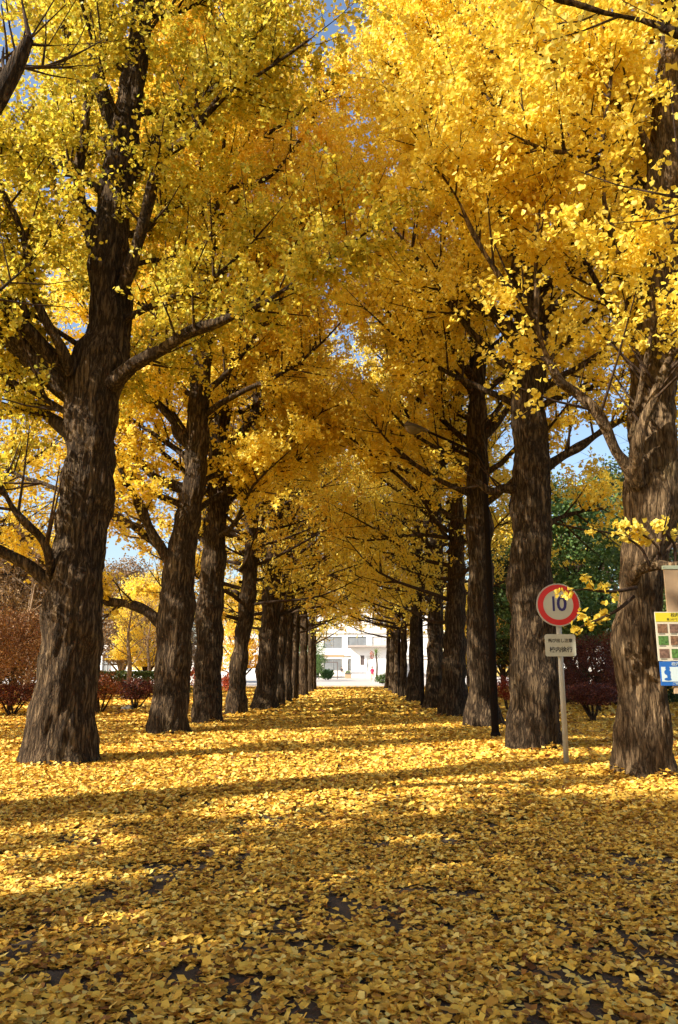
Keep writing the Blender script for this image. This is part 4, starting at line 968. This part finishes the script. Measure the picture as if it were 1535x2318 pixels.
# entrance block in front of it
xe0, xe1 = bp(795, 118), bp(880, 118)
ent = empty('entrance_block', ((xe0 + xe1) / 2, 118, 0), 'white single-storey entrance block with a flat canopy and one dark window', 'building')
Le = xe1 - xe0
wz0, wz1 = 1.9, 3.35
dx0 = bp(816, 118) - (xe0 + xe1) / 2; dx1 = dx0 + .6
bm = bmesh.new(); box(bm, -Le / 2, dx0, 0, .3, 0, 4.6); box(bm, dx1, dx1 + .35, 0, .3, 0, 4.6); box(bm, dx0, dx1, 0, .3, 0, wz0); box(bm, dx0, dx1, 0, .3, wz1, 4.6)
box(bm, dx1 + .35, dx1 + 1.2, 0, .3, 0, .9); box(bm, dx1 + .35, dx1 + 1.2, 0, .3, 3.3, 4.6); box(bm, dx1 + 1.2, Le / 2, 0, .3, 0, 4.6); box(bm, -Le / 2, -Le / 2 + .3, .3, 6, 0, 4.6); box(bm, Le / 2 - .3, Le / 2, .3, 6, 0, 4.6)
bmlink('wall', bm, M['white_wall'], ent)
boxobj('canopy', (-Le / 2 - .5, Le / 2 + .5, -1.4, 6, 4.6, 4.85), M['kerb'], ent)
w_ = boxobj('window', (dx0, dx1, .1, .2, wz0, wz1), M['door_dark'], ent)
d_ = boxobj('door', (dx1 + .37, dx1 + 1.18, .1, .18, .9, 3.28), M['curtain_glass'], ent); boxobj('handle', (dx1 + .45, dx1 + .5, .02, .1, 1.7, 2.2), M['alu'], d_)
# low house on the left seen past the bright hedge
h2 = building(bp(180, 80), bp(470, 80), 80, 8, 4, 1, 'low white building with a row of windows beyond the bright green hedge', 7, floor_h=3.4)
h3 = building(bp(480, 112), bp(640, 112), 112, 8, 4, 2, 'white two-storey building glimpsed between the left trunks', 5, floor_h=3.4)
h4 = building(bp(1290, 78), bp(1480, 78), 78, 8, 4, 1, 'low white building glimpsed above the dark hedge on the right', 5, floor_h=3.2)

# frames and boards by the road at the far end
def frame_board(px0, px1, top, Y, label, panel=None, bottom=None):
    x0, x1, zt = bp(px0, Y), bp(px1, Y), A(px0, top, Y)[2]; root = empty('frame_rack', ((x0 + x1) / 2, Y, 0), label, 'frame'); L = x1 - x0
    for x in (-L / 2, L / 2): boxobj('post', (x - .06, x + .06, -.06, .06, 0, zt), M['door_dark'], root)
    boxobj('rail', (-L / 2 + .06, L / 2 - .06, -.05, .05, zt - .12, zt), M['door_dark'], root)
    if panel: boxobj('panel', (-L / 2 + .07, L / 2 - .07, -.02, .02, panel, zt - .13), M['white_wall'], root)
frame_board(722, 764, 1498, 104, 'dark goal-shaped metal frame standing beyond the cross road')
rb_ = empty('banner_board', (bp(755, 116), 116, 0), 'low brownish strip board on two thin posts left of the entrance block', 'board')
zt = A(755, 1482, 116)[2]
boxobj('panel', (-1.7, 1.6, -.03, .03, zt - .38, zt), M['board_tan'], rb_)
for x in (-1.66, 1.56): boxobj('post', (x - .04, x + .04, .035, .1, 0, zt), M['alu'], rb_)
pl = empty('planter', (bp(788, 112), 112, 0), 'pinkish brown planter box beside the standing adult', 'planter')
bm = bmesh.new(); box(bm, -.45, .45, -.3, .3, 0, .62, bev=.03); bmlink('box', bm, M['board_tan'], pl); bm = bmesh.new(); box(bm, -.5, .5, -.35, .35, .62, .72, bev=.02); bmlink('rim', bm, M['door_dark'], pl)
link('plants', leaf_mesh('plants', blob_points(500, (0, 0, .85), (.42, .28, .25), seed=4), .09), M['evergreen'], pl)
shrub('shrub', (bp(741, 98), 98, 0), 1.7, 1.3, 'evergreen', 'grey-green shrub by the frame across the road', 'shrub', 'shrubs along the cross road', n=1500, leaf=.2, seed=31, foot=.04)
shrub('shrub', (bp(868, 72), 72, 0), 1.5, .95, 'hedge', 'small dark clipped bush at the right end of the cross road', 'shrub', 'shrubs along the cross road', n=1500, leaf=.12, seed=32, foot=.04)
shrub('shrub', (bp(710, 96), 96, 0), 2.4, 3.4, 'evergreen', 'tall dark green shrub at the left end of the cross road', 'shrub', 'shrubs along the cross road', n=2500, leaf=.2, seed=33, foot=.04)
# palm-like tree by the entrance
pt = empty('palm_tree', (bp(852, 108), 108, 0), 'slim palm-like tree right of the entrance block', 'tree')
tp, trr = resample(np.array([[0, 0, 0], [.1, 0, 1.8], [-.05, 0, 3.5]]), np.array([.16, .13, .12]), .2); V, F = tubes(tp[None], trr[None], 10); link('trunk', npmesh('trunk', V, F), M['bark_dark'], pt)
Vs, Fs, n0 = [], [], 0
for k in range(46):
    a = rng.uniform(0, 6.28); e = rng.uniform(-.3, 1.2); L = 1.4; s = np.linspace(0, 1, 6)[:, None]
    d = np.array([math.cos(a) * math.cos(e), math.sin(a) * math.cos(e), math.sin(e)]); c = np.array([-.05, 0, 3.5]) + d * L * s - np.array([0, 0, .55]) * s ** 2
    u = norm(np.cross(d, [0, 0, 1.0])) * .06 * (1 - s * .9); V = np.concatenate([c - u, c + u]); i = np.arange(5); Vs.append(V); Fs.append(np.stack([i, i + 1, i + 7, i + 6], -1) + n0); n0 += 12
link('fronds', npmesh('fronds', np.concatenate(Vs), np.concatenate(Fs), np.full(n0, .7)), M['clipped'], pt)
st = empty('sapling', (bp(842, 100), 100, 0), 'thin sapling with a few red leaves above the person in crimson', 'tree')
V, F = tubes(np.array([[[0, 0, 0], [.05, 0, 1.6], [0, 0, 3.3]]]), np.array([[.04, .03, .015]]), 6); link('trunk', npmesh('trunk', V, F), M['bark_dark'], st)
link('crown', leaf_mesh('crown', blob_points(160, (0, 0, 3.1), (.3, .3, .6), seed=2), .12), M['red'], st)

# ------------------------------------------------------------------ speed sign
b = G(1283, 1733); Y = b[1]
sg = empty('speed_sign', (b[0], b[1], 0), 'round red-rimmed speed limit sign reading 10 on a pale post, with a Japanese caution plate', 'road sign', rz=rad(-4))
zc = A(1268, 1370, Y)[2]; ztop = zc + .2
def cyl(name, r0, r1, z0, z1, mat, parent, seg=24, loc=(0, 0)):
    bm = bmesh.new(); bmesh.ops.create_cone(bm, cap_ends=True, segments=seg, radius1=r0, radius2=r1, depth=z1 - z0)
    bmesh.ops.translate(bm, verts=bm.verts, vec=(loc[0], loc[1], (z0 + z1) / 2))
    o = bmlink(name, bm, mat, parent)
    for p in o.data.polygons: p.use_smooth = len(p.vertices) == 4
    return o
cyl('post', .042, .042, -.02, ztop, M['post_white'], sg)
cyl('post_cap', .045, .02, ztop, ztop + .03, M['post_white'], sg)
def disc(name, r, t, y, mat, parent, z, r_in=None):
    bm = bmesh.new()
    if r_in is None:
        bmesh.ops.create_cone(bm, cap_ends=True, segments=64, radius1=r, radius2=r, depth=t)
        bmesh.ops.bevel(bm, geom=[e for e in bm.edges if len(e.link_faces) == 2 and any(len(f.verts) > 4 for f in e.link_faces)], offset=t * .3, segments=2, affect='EDGES', profile=.5)
    else:
        n = 64; vs = []
        for rr, zz in ((r, -t / 2), (r, t / 2), (r_in, t / 2), (r_in, -t / 2)):
            vs.append([bm.verts.new((math.cos(k * 2 * math.pi / n) * rr, math.sin(k * 2 * math.pi / n) * rr, zz)) for k in range(n)])
        for a_ in range(4):
            for k in range(n): bm.faces.new((vs[a_][k], vs[a_][(k + 1) % n], vs[(a_ + 1) % 4][(k + 1) % n], vs[(a_ + 1) % 4][k]))
        bmesh.ops.recalc_face_normals(bm, faces=bm.faces)
    bmesh.ops.rotate(bm, verts=bm.verts, cent=(0, 0, 0), matrix=Matrix.Rotation(rad(90), 3, 'X'))
    bmesh.ops.translate(bm, verts=bm.verts, vec=(0, y, z))
    return bmlink(name, bm, mat, parent)
DR = 47 / FPX * Y
dsc = disc('sign_face', DR, .02, -.062, M['sign_white'], sg, zc)
disc('red_ring', DR * .955, .004, -.0745, M['sign_red'], dsc, zc, DR * .70)
disc('rim', DR * 1.012, .03, -.062, M['pole_grey'], dsc, zc, DR * .995)
for z_ in (zc - .12, zc + .12): boxobj('bracket', (-.06, .06, -.05, .05, z_ - .015, z_ + .015), M['pole_grey'], sg)
def text(name, body, size, mat, parent, loc, bold=0.0, sx=1.0, align='CENTER', depth=.0012):
    cu = bpy.data.curves.new(name, 'FONT'); cu.body = body; cu.size = size; cu.align_x = align; cu.align_y = 'CENTER'; cu.offset = bold; cu.extrude = depth; cu.resolution_u = 3
    tmp = bpy.data.objects.new('tmp', cu); COL.objects.link(tmp)
    dg = bpy.context.evaluated_depsgraph_get(); me = bpy.data.meshes.new_from_object(tmp.evaluated_get(dg)); COL.objects.unlink(tmp); bpy.data.objects.remove(tmp)
    me.transform(Matrix.Diagonal((sx, 1, 1, 1))); me.name = name
    me.materials.clear(); o = link(name, me, mat, parent); o.rotation_euler = (rad(90), 0, 0); o.location = loc; return o
text('number', '1', .33, M['sign_navy'], dsc, (-.075, -.0755, zc + .005), bold=.006, sx=.8)
text('number', '0', .33, M['sign_navy'], dsc, (.055, -.0755, zc + .005), bold=.006)
z0, z1 = A(1272, 1486, Y)[2], A(1270, 1436, Y)[2]; hw = 33 / FPX * Y
bm = bmesh.new(); box(bm, -hw, hw, -.058, -.046, z0, z1)
bmesh.ops.bevel(bm, geom=[e for e in bm.edges if abs((e.verts[0].co - e.verts[1].co).y) > .005], offset=.035, segments=5, affect='EDGES', profile=.5)
pt_ = bmlink('caution_plate', bm, M['sign_white'], sg)
text('lettering', '飛び出し注意', .066, M['ink'], pt_, (0, -.0595, z0 + (z1 - z0) * .70), bold=.0012, sx=.98)
text('lettering', '校内徐行', .093, M['ink'], pt_, (0.005, -.0595, z0 + (z1 - z0) * .29), bold=.0018, sx=.98)
for z_ in (z0 + .07, z1 - .07): boxobj('bracket', (-.06, .06, -.045, .045, z_ - .012, z_ + .012), M['pole_grey'], sg)

# ------------------------------------------------------------------ lamp posts
def lamp(b, label, first=None):
    root = empty('street_lamp', (b[0], b[1], 0), label, 'street lamp', 'street lamps along the right row')
    if first:
        for ch in first.children:
            c = ch.copy(); COL.objects.link(c); c.parent = root
            for g in ch.children:
                d = g.copy(); COL.objects.link(d); d.parent = c
        return root
    P, R = resample(np.array([[0, 0, -.02], [0, 0, 2], [0, 0, 4.2], [-.01, 0, 5.8], [-.08, 0, 6.27]]), np.array([.085, .08, .07, .055, .05]), .15)
    V, F = tubes(P[None], R[None], 16); link('pole', npmesh('pole', V, F), M['lamp_black'], root)
    P, R = resample(np.array([[-.03, 0, 6.17], [-.16, 0, 6.38], [-.45, 0, 6.56], [-.9, 0, 6.78], [-1.3, 0, 6.97]]), np.array([.05, .045, .036, .032, .03]), .06)
    V, F = tubes(P[None], R[None], 12); arm = link('arm', npmesh('arm', V, F), M['lamp_black'], root)
    cyl('base_collar', .13, .10, 0, .12, M['lamp_black'], root)
    boxobj('access_door', (-.04, .04, -.088, -.07, .6, .95), M['lamp_black'], root)
    # cobra head: tapered shell above, smoky bowl below
    xs = np.linspace(0, 1, 13); wd = .035 + .125 * np.sin(np.clip(xs * 1.25, 0, 1) * math.pi / 2) * np.sqrt(np.clip(1 - ((xs - .62) / .39) ** 6 * (xs > .62), 0, 1)); wd[-1] = .03
    def half(name, up, depthf, mat, x0, x1):
        V, F = [], []; m = 9; sel = np.linspace(x0, x1, 11)
        for x in sel:
            w1 = np.interp(x, xs, wd)
            if name == 'lamp_bowl': w1 *= .93 * math.sin(math.pi * np.clip((x - x0) / (x1 - x0), .03, .97)) ** .4
            for k in range(m):
                a_ = math.pi * k / (m - 1); V.append((-1.25 - .62 * x, math.cos(a_) * w1, 6.96 + .16 * x + up * math.sin(a_) * w1 * depthf))
        V = np.array(V); i = np.arange(10)[:, None] * m + np.arange(m - 1)[None, :]; i = i.ravel(); F = np.stack([i, i + 1, i + m + 1, i + m], -1)
        return link(name, npmesh(name, V, F), mat, root)
    half('lamp_shell', 1, .75, M['lamp_shell'], 0, 1); half('lamp_bowl', -1, 1.15, M['lamp_glass'], .34, .98)
    half('lamp_underside', -1, .12, M['lamp_shell'], 0, .99)
    return root
l1 = lamp(G(1122, 1671), 'nearest dark street lamp, grey head over the avenue, pole against the third right trunk')
b2 = G(957, 1600); lamp(b2, 'second street lamp, a thin dark pole between the fifth and sixth right trunks', l1)
b3 = G(905, 1576); lamp(b3, 'farthest street lamp, a hair-thin pole near the end of the right row', l1)

# ------------------------------------------------------------------ notice board at the right edge
Yn = 10.0
xl = A(1487, 1440, Yn)[0]
nb = empty('notice_board', (xl + .75, Yn, 0), 'tan notice board with yellow-headed photo poster and blue poster, cut by the right edge', 'notice board')
o0 = xl + .75
zT, zM, zP, zB = A(1510, 1283, Yn)[2], A(1490, 1385, Yn)[2], A(1490, 1496, Yn)[2], A(1500, 1552, Yn)[2]
xt = A(1509, 1330, Yn)[0] - o0
boxobj('back_board', (xt, .95, .03, .06, zB - .1, zT - .03), M['board_tan'], nb)
boxobj('top_rail', (xt - .01, .96, .02, .08, zT - .028, zT + .02), M['board_edge'], nb)
for x in (xt + .16, .82): boxobj('post', (x - .05, x + .05, .065, .16, -.02, zT - .035), M['board_tan'], nb, bev=.008)
xa = -.75
ps = boxobj('photo_poster', (xa, xa + 1.1, .008, .024, zP, zM), M['paper'], nb)
boxobj('yellow_header', (xa + .004, xa + 1.096, .003, .0078, zM - .125, zM - .012), M['yellow_print'], ps)
text('lettering', '校内で見られる生きもの', .055, M['ink'], ps, (xa + .5, .0015, zM - .045), sx=1)
text('lettering', '見つけてみましょう', .035, M['ink'], ps, (xa + .30, .0015, zM - .10), sx=1)
for r_ in range(3):
    for c_ in range(4):
        x0 = xa + .02 + c_ * .155; zt_ = zM - .155 - r_ * .165 + (.012 if r_ else 0)
        boxobj('photo', (x0, x0 + .125, .004, .0078, zt_ - .115, zt_), M[('photo_a', 'photo_b', 'photo_c')[(r_ + c_ * 2) % 3]], ps)
        boxobj('caption', (x0 + .01, x0 + .09, .005, .0078, zt_ - .132, zt_ - .124), M['ink'], ps)
xb = A(1496, 1525, Yn)[0] - o0
bpz = boxobj('blue_poster', (xb, xb + .62, .006, .024, zB, zP - .008), M['blue_print'], nb)
boxobj('poster_field', (xb + .012, xb + .608, .002, .0058, zB + .05, zP - .075), M['pale_print'], bpz)
text('lettering', '校内全面禁煙', .052, M['pale_print'], bpz, (xb + .30, .0005, zP - .042), sx=1)
text('lettering', 'ご協力お願いします', .036, M['pale_print'], bpz, (xb + .30, .0035, zB + .026), sx=1)
bm = bmesh.new()   # a simple figure print: head, tunic, legs
for cx_, cz_, rx_, rz_ in ((.09, .235, .028, .03), (.085, .185, .04, .035), (.10, .14, .022, .04), (.085, .10, .045, .018)):
    c = bmesh.ops.create_circle(bm, cap_ends=True, segments=20, radius=1)
    for v in c['verts']: v.co = Vector((xb + cx_ + v.co.x * rx_, -.0002 - cx_ * .01, zB - .02 + cz_ + v.co.y * rz_))
bmlink('figure_print', bm, M['blue_print'], bpz)

# ------------------------------------------------------------------ people
def person(b, h, rz, top, legs, label, stride=.0, seed=0, hairlen=.0):
    root = empty('person', (b[0], b[1], 0), label, 'person', rz=rz); k = h / 1.7
    pts, rr, ed = [], [], []
    def add(p, r, par=None):
        pts.append(Vector(p) * k); rr.append(r * k)
        if par is not None: ed.append((par, len(pts) - 1))
        return len(pts) - 1
    pel = add((0, 0, .93), .14); ab = add((0, 0, 1.08), .125, pel); ch = add((0, 0, 1.28), .155, ab); nk = add((0, .01, 1.43), .06, ch); hd0 = add((0, -.01, 1.52), .07, nk); hd = add((0, -.01, 1.60), .085, hd0)
    for s in (-1, 1):
        hp = add((s * .09, 0, .88), .095, pel); kn = add((s * .10, -s * stride * .5 - .02, .49), .062, hp); an = add((s * .10, -s * stride + (.05 if s < 0 else 0), .09), .04, kn); ft = add((s * .11, -s * stride - .14, .035), .035, an)
        shd = add((s * .19, 0, 1.38), .06, ch); el = add((s * .24, .02 + s * stride * .3, 1.12), .042, shd); wr = add((s * .23, -.08 + s * stride * .5, .90), .027, el); pm = add((s * .225, -.10 + s * stride * .55, .83), .032, wr)
        for q in range(4): 
            f0 = add((s * .225 + (q - 1.5) * .002, -.128 + q * .018 + s * stride * .55, .78), .009, pm); add((s * .22, -.125 + q * .017 + s * stride * .55, .735 + abs(q - 1.5) * .006), .007, f0)
        add((s * .215, -.15 + s * stride * .55, .81), .010, pm)
    me = bpy.data.meshes.new('body'); me.from_pydata(pts, ed, []); o = bpy.data.objects.new('body', me); COL.objects.link(o)
    md = o.modifiers.new('s', 'SKIN'); md.use_smooth_shade = True
    for i, v in enumerate(me.skin_vertices[0].data): v.radius = (rr[i], rr[i]); v.use_root = (i == 0)
    sb = o.modifiers.new('u', 'SUBSURF'); sb.levels = 1; sb.render_levels = 1
    dg = bpy.context.evaluated_depsgraph_get(); m2 = bpy.data.meshes.new_from_object(o.evaluated_get(dg)); COL.objects.unlink(o); bpy.data.objects.remove(o)
    m2.name = 'body'; m2.materials.clear(); m2.materials.append(M['skin']); m2.materials.append(M[top]); m2.materials.append(M[legs]); m2.materials.append(M['dark_cloth'])
    for p in m2.polygons:
        c = p.center / k; p.use_smooth = True
        if c.z > 1.45: p.material_index = 0
        elif abs(c.x) > .15 and c.z < .92 and c.z > .6: p.material_index = 0
        elif c.z > .9: p.material_index = 1
        elif c.z < .08: p.material_index = 3
        else: p.material_index = 2
    ob = bpy.data.objects.new('body', m2); COL.objects.link(ob); ob.parent = root
    bm = bmesh.new(); bmesh.ops.create_icosphere(bm, subdivisions=3, radius=.105 * k)
    bmesh.ops.delete(bm, geom=[v for v in bm.verts if v.co.y < -.03 * k and v.co.z < .045 * k or v.co.z < -.05 * k - hairlen and v.co.y < .02], context='VERTS')
    for v in bm.verts:
        if v.co.z < 0: v.co.z *= 1 + hairlen * 10
    bmesh.ops.translate(bm, verts=bm.verts, vec=(0, .005, 1.625 * k)); bmlink('hair', bm, M['hair'], root, smooth=True)
    bm = bmesh.new()
    for x in (-.03, .03):
        r_ = bmesh.ops.create_icosphere(bm, subdivisions=1, radius=.011 * k); bmesh.ops.translate(bm, verts=r_['verts'], vec=(x * k, -.092 * k, 1.61 * k))
    bmlink('eyes', bm, M['ink'], root)
    bm = bmesh.new(); r_ = bmesh.ops.create_cone(bm, segments=6, radius1=.016 * k, radius2=.005 * k, depth=.035 * k, cap_ends=True); bmesh.ops.translate(bm, verts=r_['verts'], vec=(0, -.1 * k, 1.58 * k)); bmlink('nose', bm, M['skin'], root)
    bm = bmesh.new(); box(bm, -.022 * k, .022 * k, -.094 * k, -.085 * k, 1.545 * k, 1.553 * k); bmlink('mouth', bm, M['sign_red'], root)
    return root
p1 = G(843, 1543); person(p1, 1.62, rad(20), 'pink', 'cream_cloth', 'person in a crimson top and cream trousers walking beyond the end of the avenue', stride=.22)
p2 = G(773, 1533); person(p2, 1.68, rad(-30), 'dark_cloth', 'grey_cloth', 'adult in a dark jacket and grey trousers standing across the road')
person((p2[0] + .45, p2[1] + .3), 1.05, rad(15), 'dark_cloth', 'grey_cloth', 'small child standing right beside the adult in the dark jacket')
